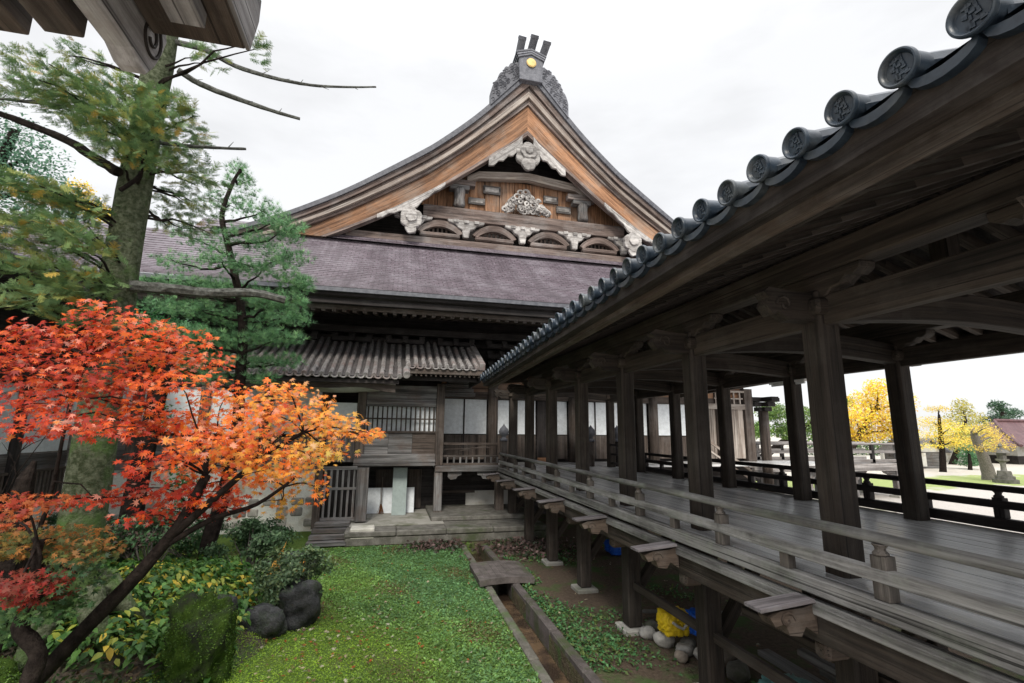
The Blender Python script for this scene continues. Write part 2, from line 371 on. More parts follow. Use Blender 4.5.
def fir_spray(n=11):
    v, f = [], []
    def ndl(x, y, dx, dy, wd, z=0):
        wd *= .8
        o = len(v); L = math.hypot(dx, dy); px, py = -dy/L*wd, dx/L*wd
        v.extend([(x-px, y-py, z), (x+px, y+py, z), (x+dx+px*.5, y+dy+py*.5, z+.0), (x+dx-px*.5, y+dy-py*.5, z)]); f.append((o, o+1, o+2, o+3))
    ndl(0, 0, 1, 0, .016)
    for i in range(n):
        x = .08+.9*i/n; l = .24*(1-.55*i/n)
        for sg in (-1, 1): ndl(x, 0, l*.55, sg*l, .026, random.uniform(-.02, .02))
    for sg in (-1, 1):            # two side twigs
        for bx in (.25, .5):
            for i in range(6):
                t = i/6*.42; x, y = bx+t*.75, sg*t*.66
                for q in (-1, 1): ndl(x, y, .09+.05*q*0, sg*.08*q+.03*sg, .02)
    return v, f
FS = fir_spray()
def pine_tuft(n=20):
    v, f = [], []
    for i in range(n):
        th = random.uniform(0, 6.283); ph = random.uniform(.15, 1.15); d = Vector((math.cos(ph), math.sin(ph)*math.cos(th), math.sin(ph)*math.sin(th)))
        s = d.orthogonal().normalized()*.022; o = len(v)
        v.extend([tuple(-s), tuple(s), tuple(d*random.uniform(.75, 1.1))]); f.append((o, o+1, o+2))
    return v, f
PT = pine_tuft()
def pad_points(n, c, rx, ry, rz):
    p = RNG.normal(size=(n, 3)); p /= np.linalg.norm(p, axis=1)[:, None]; p *= (RNG.random((n, 1))**.45)
    return np.array(c)+p*np.array([rx, ry, rz])
def up_normals(n, spread): return np.array([0, 0, 1.])+RNG.normal(0, spread, (n, 3))
def limb(mb, a, b, r0, r1, sag=.1, n=6, k=5):
    a, b = Vector(a), Vector(b); pts = []
    for i in range(k+1):
        t = i/k; p = a.lerp(b, t); p.z += sag*math.sin(math.pi*t)*(b-a).length
        if 0 < i < k: p += Vector((random.uniform(-1, 1), random.uniform(-1, 1), random.uniform(-1, 1)))*(b-a).length*.03
        pts.append(p)
    mb.tube(pts, [r0+(r1-r0)*i/k for i in range(k+1)], n)
def grow(mb, path, r0, r1, n=12, wob=.06):
    """smooth tapered trunk through the points of path"""
    P = [Vector(p) for p in path]; out = []
    for i in range(len(P)-1):
        p0, p1, p2, p3 = P[max(i-1, 0)], P[i], P[i+1], P[min(i+2, len(P)-1)]
        for t in (0, .25, .5, .75):
            out.append(.5*((2*p1)+(p2-p0)*t+(2*p0-5*p1+4*p2-p3)*t*t+(-p0+3*p1-3*p2+p3)*t**3))
    out.append(P[-1]); k = len(out)
    mb.tube(out, [r0+(r1-r0)*i/(k-1) for i in range(k)], n, wob=wob)
    return out

# ================================================================== SETTING
# ground: one sheet with the sunk drain channel left open in it
g = MB(); X0, X1, Y0, Y1 = 2.42, 2.88, 4.0, 15.95
xs = [-400, X0, X1, 500]; ys = [-60, Y0, Y1, 600]
for i in range(3):
    for j in range(3):
        if i == 1 and j == 1: continue
        g.add([(xs[i], ys[j], 0), (xs[i+1], ys[j], 0), (xs[i+1], ys[j+1], 0), (xs[i], ys[j+1], 0)], [(0, 1, 2, 3)])
g.add([(X0, Y0, 0), (X0, Y1, 0), (X0, Y1, -.42), (X0, Y0, -.42)], [(0, 1, 2, 3)])
g.add([(X1, Y0, 0), (X1, Y1, 0), (X1, Y1, -.42), (X1, Y0, -.42)], [(3, 2, 1, 0)])
g.add([(X0, Y0, -.42), (X1, Y0, -.42), (X1, Y1, -.42), (X0, Y1, -.42)], [(0, 1, 2, 3)])
g.add([(X0, Y1, 0), (X1, Y1, 0), (X1, Y1, -.42), (X0, Y1, -.42)], [(0, 1, 2, 3)])
struct(g.build('ground', GROUND, at=(0, 0, 0)))
mw, ntw, bw = base_mat('drain_water')
bw.inputs['Base Color'].default_value = (.05, .033, .022, 1); bw.inputs['Roughness'].default_value = .12; bw.inputs['Specular IOR Level'].default_value = .5
pw = N(ntw, 'ShaderNodeNewGeometry').outputs['Position']
ntw.links.new(mixc(ntw, mr(ntw, noise(ntw, pw, 1.6, 5, .6), .42, .62), (.035, .024, .018), (.13, .085, .05)), bw.inputs['Base Color'])
bump(ntw, bw, noise(ntw, pw, 3, 3), .1, .02)
g = MB(); g.add([(X0+.002, Y0, -.30), (X1-.002, Y0, -.30), (X1-.002, Y1, -.30), (X0+.002, Y1, -.30)], [(0, 1, 2, 3)])
struct(g.build('drain_water', mw, at=(2.65, 8, -.30)))
# garden mound under the trees
def mound_z(x, y):
    a = max(0, 1-((x+6.6)/4.9)**2-((y-10.2)/4.3)**2)
    return .75*a**.7+.07*math.sin(x*2.3+y)*math.sin(y*1.9)*(a > 0)*min(1, a*4)-.03
rows = []
for i in range(60):
    rows.append([(-11.6+.17*j, 5.8+.15*i, mound_z(-11.6+.17*j, 5.8+.15*i)) for j in range(60)])
g = MB(); g.sheet(rows); struct(g.build('garden_mound', MOUND, at=(-6.6, 10, 0), smooth=True))
def gz(x, y): return max(0, mound_z(x, y))

# ================================================================== MAIN HALL
hall = thing('temple_hall', 'huge old wooden temple hall with steep curved gable and purple shingled skirt roof', 'temple hall', (6.2, 20.6, 0))
FX = lambda a, b, t: (a, t, b)            # outline in x-z, depth along y
FY = lambda a, b, t: (t, a, b)            # outline in y-z, depth along x
GC = 6.2
# ---- stone platform and steps
mb = MB()
mb.bar((-1.15, 18.9, .13), (5.2, 18.9, .13), 5.4, .26)
for x0, x1 in ((-1.18, .35), (.36, 1.9), (1.91, 3.4), (3.41, 5.23)): mb.box(x0, x1, 16.16, 17.0, .262, .43)
mb.box(-1.15, 5.2, 17.0, 21, .262, .425)
mb.box(1.5, 5.2, 17.45, 21, .428, .58)
pf = mb.build('stone_platform', STONE, hall, bevel=.03)
MB().box(-1.1, 1.9, 17.0, 20.5, .43, .445).build('sand_floor', STONEP, pf)
MB().box(-1.02, -.3, 16.2, 16.75, 0, .52).build('base_block', STONEP, hall, bevel=.03)
# ---- plastered foundation and left facade
MB().box(-11.5, -2.35, 18.9, 19.2, 0, 2.1).build('foundation_wall', PLAST, hall)
mb = MB()
for i in range(16):
    for j in range(3):
        if random.random() < .62: MB().box(-9.5+i*.45, -9.5+i*.45+random.uniform(.3, .44), 18.86, 18.95, .15+j*.36, .15+j*.36+random.uniform(.2, .35)).build('foundation_stone', COBBLE, hall, bevel=.06)
MB().box(-11.5, -2.3, 18.8, 19.25, 2.1, 2.34).build('sill_beam', WY, hall)
for k, x in enumerate((-10.2, -8.2, -6.2, -4.2, -2.3)):
    MB().box(x-.14, x+.14, 18.75, 19.05, 2.34, 5.4).build('wall_post', WP, hall)
for x0, x1 in ((-10.06, -8.34), (-8.06, -6.34), (-6.06, -4.34), (-4.06, -2.44)):
    MB().box(x0, x1, 18.92, 18.98, 3.3, 4.85).build('white_wall_panel', PAPER, hall)
    MB().box(x0, x1, 18.90, 18.98, 2.34, 3.2).build('lower_board', WY, hall)
MB().box(-2.16, -1.2, 18.6, 18.66, 3.42, 4.42).build('white_wall_panel', PAPER, hall)
MB().box(-2.16, -1.2, 18.58, 18.66, 2.34, 3.34).build('lower_board', WY, hall)
MB().box(-11.5, -1.2, 18.8, 19.1, 4.87, 5.3).build('head_beam', WH, hall)
# ---- dark mass behind so that no light leaks through the bracket zone
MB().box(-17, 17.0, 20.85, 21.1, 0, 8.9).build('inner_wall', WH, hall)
# ---- grille bay
gy = 18.6
for x, wd in ((-1.03, .3), (1.79, .30)):
    MB().box(x-wd/2, x+wd/2, gy-.15, gy+.15, 2.15 if x < 0 else 2.205, 5.2).build('bay_post', WP, hall, bevel=.015)
MB().box(-.88, 1.64, gy-.09, gy+.07, 4.33, 4.52).build('head_rail', WY, hall, bevel=.01)
MB().box(-.88, 1.64, gy-.02, gy+.04, 4.52, 5.1).build('transom_board', WY, hall)
MB().box(-1.2, 1.66, gy-.22, gy+.14, 2.30, 2.62).build('sill_beam', WY, hall, bevel=.02)
MB().box(-1.2, 1.66, gy-.30, gy-.0, 2.2, 2.295).build('sill_beam', WY, hall, bevel=.02)
gr = MB(); n = 15
for i in range(n): x = -.80+i*(2.36/(n-1)); gr.box(x-.026, x+.026, gy-.05, gy+.0, 3.44, 4.32)
gr.box(-.88, 1.64, gy-.065, gy-.052, 3.85, 3.90); gr.box(-.88, 1.64, gy-.07, gy+.02, 3.36, 3.44)
gl = gr.build('lattice_window', WP, hall)
MB().box(-.88, 1.64, gy+.12, gy+.14, 3.4, 4.32).build('paper_screen', PAPER, gl)
for x0, x1 in ((-.88, -.05), (-.04, .80), (.81, 1.64)): MB().box(x0, x1, gy-.02, gy+.03, 2.625, 3.355).build('lower_board', WY if x0 < .5 else WP, hall)
# recess under the bay
MB().box(-.9, 4.9, 20.2, 20.3, .43, 2.2).build('under_wall', WH, hall)
for x0, x1 in ((-.45, .35), (.5, 1.3)): MB().box(x0, x1, 20.08, 20.14, .5, 1.95).build('old_door_board', WP, hall)
MB().box(1.85, 3.4, 19.9, 20.0, 1.05, 1.14).build('ledge', WP, hall)
MB().box(3.05, 4.8, 19.95, 20.02, .58, 1.12).build('white_wall_panel', PLAST, hall)
MB().box(1.66, 1.98, 18.43, 18.77, .446, .62).build('post_foot', WP, hall)
# ---- lattice gate
gt = MB()
for i in range(6): x = -2.0+i*.185; gt.box(x-.035, x+.035, 17.66, 17.72, .62, 2.15)
gt.box(-2.08, -1.0, 17.64, 17.655, 1.5, 1.58); gt.box(-2.08, -1.0, 17.63, 17.74, .52, .62); gt.box(-2.08, -1.0, 17.63, 17.74, 2.15, 2.25)
gt.build('lattice_gate', WY, hall)
MB().box(-2.32, -2.09, 17.55, 17.85, .3, 2.3).build('gate_post', WP, hall)
MB().box(-.99, -.62, 17.5, 17.9, .5, 2.2).build('gate_post', WY, hall)
MB().box(-2.1, -1.0, 18.6, 18.65, .3, 2.1).build('under_wall', WH, hall)
st = MB()
for i in range(4): st.box(-2.25+.03*i, -1.1, 16.2+i*.3, 16.6+i*.3, .05+i*.13, .15+i*.13)
st.box(-2.2, -1.15, 16.6, 17.6, 0, .05)
st.build('wooden_steps', WY, hall)
# ---- balcony
MB().box(1.7, 20, 18.55, 20.75, 2.08, 2.17).build('veranda_floor', WF, hall)
MB().box(1.66, 4.1, 18.4, 18.62, 1.98, 2.2).build('veranda_edge', WY, hall, bevel=.015)
rl = MB(); rl.box(1.9, 4.05, 18.56, 18.64, 2.95, 3.03); rl.box(1.9, 4.05, 18.57, 18.63, 2.50, 2.57); rl.box(1.9, 4.05, 18.56, 18.64, 2.2, 2.28)
rl.bar((2.0, 18.6, 2.78), (3.9, 18.6, 2.86), .03, .03); rl.bar((2.6, 18.62, 2.74), (4.0, 18.62, 2.97), .03, .03)
bal = rl.build('balcony_rail', WP, hall)
for i in range(9): MB().box(2.1+i*.235, 2.16+i*.235, 18.57, 18.63, 2.28, 2.5).build('baluster', WY, bal)
MB().box(1.66, 1.95, 18.45, 18.75, .62, 1.98).build('veranda_post', WY, hall, bevel=.01)
for x in (2.15, 3.75): MB().prism([(0, 0), (.5, 0), (.5, .12), (.36, .16), (.3, .26), (.1, .28), (0, .2)], lambda a, b, t, x=x: (x+(a if x < 3 else -a), t, 1.98-b), 18.5, 18.62).build('veranda_bracket', WY, hall)
MB().box(3.95, 4.25, 18.45, 18.75, .58, 2.0).build('veranda_post', WP, hall)
# ---- main wall: white screens over boards, round pillars
PX = [4.2, 7.83, 11.75, 15.2]
for x in PX: MB().tube([(x, 20.5, 2.17), (x, 20.5, 5.6)], .215, 20).build('round_pillar', WP, hall, smooth=True)
def screens(x0, x1, n):
    for i in range(n):
        a = x0+(x1-x0)*i/n; b = x0+(x1-x0)*(i+1)/n
        MB().box(a+.03, b-.03, 20.62, 20.66, 3.34, 4.78).build('white_screen', PAPER, hall)
        MB().box(a+.03, b-.03, 20.60, 20.66, 2.3, 3.30).build('lower_board', WP, hall)
        if i: MB().box(a-.03, a+.03, 20.585, 20.66, 2.3, 4.8).build('screen_stile', WH, hall)
screens(2.0, 3.98, 2); screens(4.42, 6.15, 2); screens(7.1, 7.6, 1); screens(8.05, 11.5, 4); screens(11.98, 14.4, 3)
MB().box(6.2, 7.05, 20.60, 20.66, 2.3, 4.78).build('hall_door', WH, hall)
MB().box(6.2, 7.05, 20.5, 20.59, 2.18, 2.36).build('door_sill', WG, hall)
MB().box(6.62, 6.86, 20.57, 20.598, 4.0, 4.14).build('door_notice', PAPER, hall)
MB().box(2.0, 16.5, 20.48, 20.68, 4.8, 5.1).build('head_beam', WP, hall)
MB().box(2.0, 16.5, 20.5, 20.68, 5.1, 5.6).build('transom_board', WG, hall)
for i in range(4): MB().box(2.0+.07*i, 3.35-.07*i, 20.0, 20.45, 4.86+i*.17, 5.0+i*.17).build('stepped_cap', WY, hall)
# weathered board wall with lattice at the right corner
for i in range(5): MB().box(14.45+i*.42, 14.85+i*.42, 20.45, 20.5, 2.3, 4.6).build('weathered_plank', WL, hall)
MB().box(16.6, 17.05, 20.35, 20.75, 2.17, 5.6).build('corner_post', WP, hall)
MB().box(14.4, 16.7, 20.35, 20.44, 4.6, 4.85).build('corner_beam', WL, hall)
mb = MB()
for i in range(5): mb.box(15.0+i*.33, 15.07+i*.33, 20.36, 20.42, 4.85, 5.4)
mb.box(14.9, 16.5, 20.34, 20.359, 5.08, 5.14); mb.box(14.9, 16.6, 20.34, 20.45, 5.4, 5.5); mb.build('corner_lattice', WL, hall)
MB().tube([(18.6, 21.5, 0), (18.6, 21.5, 4.6)], .24, 16).build('round_pillar', WP, hall, smooth=True)
for k, (s_, z) in enumerate(((.38, 4.6), (.62, 4.85), (.9, 5.1))):
    MB().box(18.6-s_, 18.6+s_, 21.5-.2, 21.5+.2, z, z+.2).build('pillar_bracket', WH, hall)
    MB().box(18.6-.2, 18.6+.2, 21.5-s_, 21.5+s_, z+.002, z+.198).build('pillar_bracket', WH, hall)
# ---- bracket zone under the great eave
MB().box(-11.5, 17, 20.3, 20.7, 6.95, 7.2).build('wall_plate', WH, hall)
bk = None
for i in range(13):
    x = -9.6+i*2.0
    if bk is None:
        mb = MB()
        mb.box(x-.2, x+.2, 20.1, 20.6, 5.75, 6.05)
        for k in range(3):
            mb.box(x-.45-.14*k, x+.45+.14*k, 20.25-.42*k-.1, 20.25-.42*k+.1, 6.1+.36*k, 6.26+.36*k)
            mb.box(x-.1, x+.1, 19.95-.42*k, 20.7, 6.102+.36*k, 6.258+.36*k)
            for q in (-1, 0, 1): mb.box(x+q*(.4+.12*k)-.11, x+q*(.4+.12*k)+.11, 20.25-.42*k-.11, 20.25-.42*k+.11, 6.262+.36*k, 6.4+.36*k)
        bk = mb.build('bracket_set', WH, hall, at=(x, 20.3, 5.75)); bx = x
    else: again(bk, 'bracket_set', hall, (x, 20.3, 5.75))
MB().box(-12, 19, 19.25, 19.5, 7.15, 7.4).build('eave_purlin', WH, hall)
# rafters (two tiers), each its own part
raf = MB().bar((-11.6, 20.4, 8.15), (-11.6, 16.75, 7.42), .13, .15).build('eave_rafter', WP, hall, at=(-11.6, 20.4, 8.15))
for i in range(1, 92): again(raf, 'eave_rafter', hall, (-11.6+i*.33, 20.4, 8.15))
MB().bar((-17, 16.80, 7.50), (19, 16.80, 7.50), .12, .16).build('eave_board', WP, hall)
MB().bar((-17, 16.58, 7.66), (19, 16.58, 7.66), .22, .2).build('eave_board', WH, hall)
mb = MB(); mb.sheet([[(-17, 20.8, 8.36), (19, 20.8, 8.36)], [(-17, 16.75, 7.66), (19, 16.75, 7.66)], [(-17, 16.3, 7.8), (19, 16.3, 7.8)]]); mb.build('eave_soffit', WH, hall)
# ---- skirt roof: stepped shingle courses on a concave slope
def skirt(t):           # t 0 at the eave, 1 at the gable foot
    return 16.25+t*7.0, 8.02+4.75*(.62*t+.38*t*t)
def courses(x0, x1, nC, nK):
    rows, uv, L, prev = [], [], 0, None
    for k in range(nK):
        for q in (0, 1):
            t = (k+q)/nC; y, z = skirt(t); z += .035*(1-q)
            if prev: L += math.dist(prev, (y, z))
            prev = (y, z); rows.append([(x, y, z) for x in (x0, x1)]); uv.append([(x, L, 0) for x in (x0, x1)])
    return MB().sheet(rows, uv)
mb = courses(-8.6, 19, 30, 30); rs = mb.build('skirt_roof', SHING, hall)
courses(-17, -8.6, 30, 24).build('skirt_roof', SHING, hall)
mb = MB(); mb.box(-17, 19, 16.2, 16.6, 7.90, 8.03); mb.build('eave_edge', IRON, rs)
mb = MB(); mb.box(-17, 19, 16.33, 16.75, 7.78, 7.895); mb.build('eave_edge', WH, rs)
# flat pale ledge at the gable foot
mb = MB(); mb.sheet([[(-8, 22.1, 11.98), (20, 22.1, 11.98)], [(-8, 23.6, 12.5), (20, 23.6, 12.5)]]); mb.build('lead_flashing', IRON, rs)

# ---- great gable
OUT = [(0, 22.42), (.75, 21.55), (2.74, 19.25), (4.55, 17.5), (5.5, 16.72), (7.2, 15.45), (8.5, 14.52), (9.8, 13.7), (11.65, 12.68), (14.3, 11.52), (16.2, 11.0)]
INN = [(0, 18.75), (.8, 18.05), (2.04, 17.05), (4.53, 15.1), (6.3, 13.9), (7.3, 13.3), (8.81, 12.46), (10.32, 11.68), (12.4, 10.75), (14.3, 10.2), (16.2, 9.85)]
def spline(P, m=48):
    # arc-length resampled Catmull-Rom
    out = []
    for i in range(len(P)-1):
        p0, p1, p2, p3 = [np.array(P[max(0, min(len(P)-1, j))]) for j in (i-1, i, i+1, i+2)]
        for t in np.linspace(0, 1, 12, endpoint=False):
            out.append(.5*((2*p1)+(p2-p0)*t+(2*p0-5*p1+4*p2-p3)*t*t+(-p0+3*p1-3*p2+p3)*t**3))
    out.append(np.array(P[-1])); out = np.array(out); d = np.concatenate([[0], np.cumsum(np.linalg.norm(np.diff(out, axis=0), axis=1))])
    q = np.linspace(0, d[-1], m); return np.stack([np.interp(q, d, out[:, 0]), np.interp(q, d, out[:, 1])], 1)
So, Si = spline(OUT), spline(INN)
def band(f): return So*(1-f)+Si*f
def gside(s): return lambda a, b, t: (GC+s*a, t, b)
BANDS = [('roof_edge', 0, .13, 21.95, 22.9, IRON), ('roof_edge', .13, .26, 22.08, 22.9, WE), ('roof_edge', .275, .34, 22.2, 22.9, WE), ('edge_batten', .35, .44, 22.12, 22.9, WL),
         ('edge_batten', .45, .52, 22.3, 22.95, WE), ('bargeboard', .53, .93, 22.42, 22.75, WG), ('barge_trim', .93, 1.0, 22.36, 22.75, WE)]
for s in (-1, 1):
    for nm, a, b, y0, y1, mt in BANDS:
        mb = MB(); mb.strip([tuple(p) for p in band(a)], [tuple(p) for p in band(b)], gside(s), y0, y1); mb.build(nm, mt, hall)
    mb = MB(); mb.strip([tuple(p) for p in band(0)], [tuple(p) for p in band(.3)], gside(s), 22.92, 52); up = mb.build('upper_roof', SHING, hall)
mb = MB(); mb.prism([(-15.5, 9.9)]+[(-p[0], p[1]) for p in band(.32)[::-1] if p[0] < 15]+[(p[0], p[1]) for p in band(.32) if 0 < p[0] < 15]+[(15.5, 9.9)], lambda a, b, t: (GC+a, t, b), 24.6, 24.8)
mb.build('gable_wall', WH, hall)
def pj(x, z, y, y0=22.6): k = y/y0; return x*k, 3.5+(z-3.5)*k
def gbox(x0, x1, z0, z1, ya, yb, nm, mt, par=hall, bevel=.02):
    a, c = pj(x0, z0, ya); b, d = pj(x1, z1, ya); return MB().box(a, b, ya, yb, c, d).build(nm, mt, par, bevel=bevel)
gbox(-2.5, 15.1, 12.25, 12.66, 22.9, 23.6, 'gable_sill', WE)
gbox(1.0, 11.7, 13.68, 14.36, 23.0, 23.5, 'gable_beam', WE)
# panelled orange wall between the beams
xx = 1.6
for i in range(14):
    x0 = .9+i*.78; gbox(x0, x0+.76, 14.3, 16.1, 23.75, 23.85, 'gable_plank', WG)
mb = MB(); pts = [(-3.2, 15.75), (-2.6, 16.05), (0, 16.3), (2.6, 16.05), (3.2, 15.75)]; top = [(-3.2, 16.1), (-2.6, 16.45), (0, 16.72), (2.6, 16.45), (3.2, 16.1)]
kx = 23.2/22.6; T = lambda P: [((GC+.1+a)*kx, 3.5+(b-3.5)*kx) for a, b in P]
mb.strip(T(top), T(pts), FX, 23.15, 23.5); mb.build('arched_beam', WL, hall, bevel=.02)
for x in (2.75, 9.3):
    a, z0 = pj(x, 14.36, 23.25); _, z1 = pj(x, 15.35, 23.25)
    MB().lathe([(.26, 0), (.30, .12), (.27, .5), (.3, .9), (.26, z1-z0)], (a, 23.25, z0), 14).build('gable_post', WY, hall, smooth=True)
    gbox(x-.5, x+.5, 15.36, 15.6, 23.05, 23.5, 'gable_cushion', WY); gbox(x-.8, x+.8, 15.6, 15.9, 23.1, 23.5, 'gable_cushion', WE)
for x0, x1, z0, z1 in ((3.95, 4.85, 15.3, 15.75), (3.2, 4.05, 14.65, 15.0), (7.15, 7.95, 15.2, 15.6), (7.85, 8.65, 14.72, 15.1)):
    fr = gbox(x0, x1, z0, z1, 23.6, 23.72, 'plaque', WY); gbox(x0+.1, x1-.1, z0+.09, z1-.09, 23.57, 23.598, 'plaque_face', WC, fr, .005)
# carved ornament in the middle: a heap of scrolls
mb = MB()
for i in range(70):
    a = random.uniform(-1, 1); h = random.random()**1.3*(1-abs(a)**1.5); x, z = pj(GC-.05+a*1.15, 14.42+h*1.25, 23.3)
    r = random.uniform(.12, .28); c = Vector((x, 23.3-random.uniform(0, .2), z))
    mb.tube([c+Vector((math.cos(t)*r*(1-t/9), -.03*t, math.sin(t)*r*(1-t/9))) for t in np.linspace(0, 7, 12)], [.075-.004*k for k in range(12)], 6)
mb.build('carved_ornament', WC, hall, smooth=True)
# frog-leg struts with pale capitals, dark bays with bars between them
for k, x in enumerate((.55, 3.12, 6.0, 8.8, 11.6)):
    X, z0 = pj(x, 12.67, 23.1); _, z1 = pj(x, 13.67, 23.1); h = z1-z0
    mb = MB(); cap = [(-.95, h), (.95, h), (.9, h*.86), (.55, h*.78), (.42, h*.6), (.2, h*.5), (.14, h*.1), (-.14, h*.1), (-.2, h*.5), (-.42, h*.6), (-.55, h*.78), (-.9, h*.86)]
    mb.prism(cap, lambda a, b, t: (X+a, t, z0+b), 22.98, 23.25); fs_ = mb.build('gable_bracket', WC, hall, bevel=.03)
    for q in (-1, 0, 1): MB().box(X+q*.52-.12, X+q*.52+.12, 22.9, 22.975, z0+h*.84, z0+h*.98).build('bearing_block', WC, fs_)
for k, x in enumerate((1.85, 4.56, 7.4, 10.2)):
    X, z0 = pj(x, 12.67, 23.2); h = .98*kx
    mb = MB(); arc = [(-1.15+2.3*i/16, h*(.30+.62*math.sin(math.pi*i/16)**.8)) for i in range(17)]; arc2 = [(a*.8, b*.62) for a, b in arc]
    mb.strip(arc, arc2, lambda a, b, t: (X+a, t, z0+b), 23.1, 23.35); mb.build('frog_leg_strut', WE, hall)
    mb = MB()
    for i in range(8): mb.box(X-.8+i*.22, X-.7+i*.22, 23.5, 23.56, z0, z0+h)
    mb.build('strut_bars', WE, hall)
    MB().box(X-1.0, X+1.0, 23.05, 23.4, z0, z0+h*.24).build('carved_base', WE, hall, bevel=.06)
# pendants
def scallop(cx, cz, R, lobes, fn0, squash=1.0):
    out = []
    for i in range(lobes*8):
        t = 2*math.pi*i/(lobes*8); r = R*(1+.13*abs(math.sin(lobes*t/2))-.06); out.append((cx+math.cos(t)*r, cz+math.sin(t)*r*squash))
    return out
mb = MB(); Z = 17.55
mb.prism(scallop(0, Z, .64, 6, None, 1.05), lambda a, b, t: (GC+a, t, b), 22.2, 22.42)
mb.prism(scallop(0, Z+.15, .42, 5, None), lambda a, b, t: (GC+a, t, b), 22.06, 22.197)
mb.prism(scallop(0, Z-.55, .36, 5, None), lambda a, b, t: (GC+a, t, b), 22.10, 22.3)
mb.prism(scallop(0, Z+.15, .2, 6, None), lambda a, b, t: (GC+a, t, b), 21.97, 22.057)
gg = mb.build('gable_pendant', WC, hall, bevel=.03)
for s in (-1, 1):
    fin = [(.3, 18.65)]+[(.3+i*.25, 18.52-.205*i) for i in range(1, 8)]
    low = [(.3, 17.55)]+[(.3+i*.25, 17.78-.17*i+(.08 if i % 2 else -.06)) for i in range(1, 8)]
    low = [(a, min(b, fin[i][1]-.02)) for i, (a, b) in enumerate(low)]
    mb = MB(); mb.strip(fin, low, lambda a, b, t, s=s: (GC+s*a, t, b), 22.26, 22.40); mb.build('pendant_fin', WC, hall, bevel=.015)
    # lower pendants hanging from the bargeboard
    X = GC+s*5.75; mb = MB()
    mb.prism(scallop(0, 13.35, .5, 6, None), lambda a, b, t: (X+a, t, b), 22.12, 22.34)
    mb.prism(scallop(0, 13.4, .26, 5, None), lambda a, b, t: (X+a, t, b), 22.0, 22.117)
    mb.prism(scallop(0, 12.85, .26, 5, None), lambda a, b, t: (X+a, t, b), 22.14, 22.3)
    f1, f2 = [], []
    for i in range(13):
        d = 4.2+.26*i; zi = float(np.interp(d, Si[:, 0], Si[:, 1])); f1.append((d-5.75, zi+.1)); f2.append((d-5.75, zi-.1-.36*math.exp(-((d-5.75)/.55)**2)-.08*(i % 2)))
    mb.strip(f1, f2, lambda a, b, t, s=s: (X+s*a, t, b), 22.2, 22.33); mb.build('gable_pendant', WC, hall, bevel=.02)
# ---- ridge-end ornament
RT = 22.1
mb = MB(); mb.prism([(-.62, RT-.6), (-.66, RT+.75), (0, RT+1.0), (.66, RT+.75), (.62, RT-.6)], lambda a, b, t: (GC+a, t, b), 21.75, 22.6)
re_ = mb.build('ridge_end', IRON, hall, bevel=.02)
for k in range(3):
    z = RT+.72+.13*k; w_ = .72+.05*k; mb = MB()
    mb.strip([(-w_, z), (0, z+.28), (w_, z)], [(-w_, z-.09), (0, z+.19), (w_, z-.09)], lambda a, b, t: (GC+a, t, b), 21.68, 22.6); mb.build('ridge_band', IRON, re_)
MB().lathe([(.25, 0), (.27, .05), (.22, .09), (0.01, .10)], (GC, 21.74, RT+.42), 20, (0, -1, 0)).build('gold_crest', GOLD, re_)
for x, L in ((-.62, .72), (0, .95), (.62, .72)):
    mb = MB(); mb.tube([(GC+x*.95, 22.5, RT+.8+(.2 if x == 0 else 0)), (GC+x*1.1+.16, 21.6, RT+1.0+L)], .21, 16); mb.tube([(GC+x*1.1+.15, 21.66, RT+.95+L), (GC+x*1.1+.16, 21.55, RT+1.06+L)], [.235, .215], 16); mb.build('ridge_finial', IRON, re_)
for s in (-1, 1):
    ang = np.linspace(0, 1, 60); P1 = []
    for t in ang:
        a = .6+1.5*t; lob = .13*abs(math.sin(t*math.pi*5.0)); P1.append((a+.05*lob, RT+.30+.2*math.sin(t*2.6)-1.9*t**1.7+lob))
    ed = [(float(a), float(np.interp(a, So[:, 0], So[:, 1]))-.15) for a, b in P1]
    P1 = [(a, max(b, e[1]+.1)) for (a, b), e in zip(P1, ed)]
    mb = MB(); mb.strip(P1, ed, lambda a, b, t, s=s: (GC+s*a, t, b), 21.88, 22.3)
    for i in range(60):
        j = random.randrange(3, 55); q = random.uniform(.15, .92); a = P1[j][0]; b = P1[j][1]*q+ed[j][1]*(1-q)
        mb.tube([(GC+s*(a+.085*math.cos(t)), 21.87, b+.085*math.sin(t)) for t in np.linspace(0, 5, 7)], .02, 4)
    mb.build('ridge_wing', IRON, re_)

# ---- tiled porch roof
def tile_roof(nm, x0, x1, ye, ze, yt, zt, par, mat, sp=.27, r=.085):
    L = math.hypot(yt-ye, zt-ze); n = int((x1-x0)/sp)
    mb = MB(); K = 8
    def P(t): return ye+(yt-ye)*t, ze+(zt-ze)*(.86*t+.14*t*t)
    mb.sheet([[(x, *P(k/K)) for x in (x0, x1)] for k in range(K+1)])
    rf = mb.build(nm, TILEB, par)
    mb = MB()
    for i in range(n+1):
        x = x0+i*sp+random.uniform(-.012, .012)
        for k in range(K):
            a, b = P(k/K), P((k+1)/K)
            j = random.uniform(-.01, .01)
            mb.tube([(x+j, a[0], a[1]+.02), (x+j, b[0], b[1]+.035)], [r*1.06, r*.94], 8, cap=(k == 0))
    mb.build('tile_rows', mat, rf)
    mb = MB()
    for i in range(n):
        x = x0+(i+.5)*sp; arc = [(x+sp*.42*math.cos(t), -sp*.32*math.sin(t)) for t in np.linspace(math.pi, 0, 7)]
        mb.strip([(a, ze+b+.05) for a, b in arc], [(a, ze+b+.0) for a, b in arc], FX, ye-.04, ye+.12)
    mb.build('eave_tile_lips', mat, rf)
    return rf
tr = tile_roof('porch_roof', .5, 3.1, 17.15, 5.66, 19.95, 6.95, hall, TILEP)
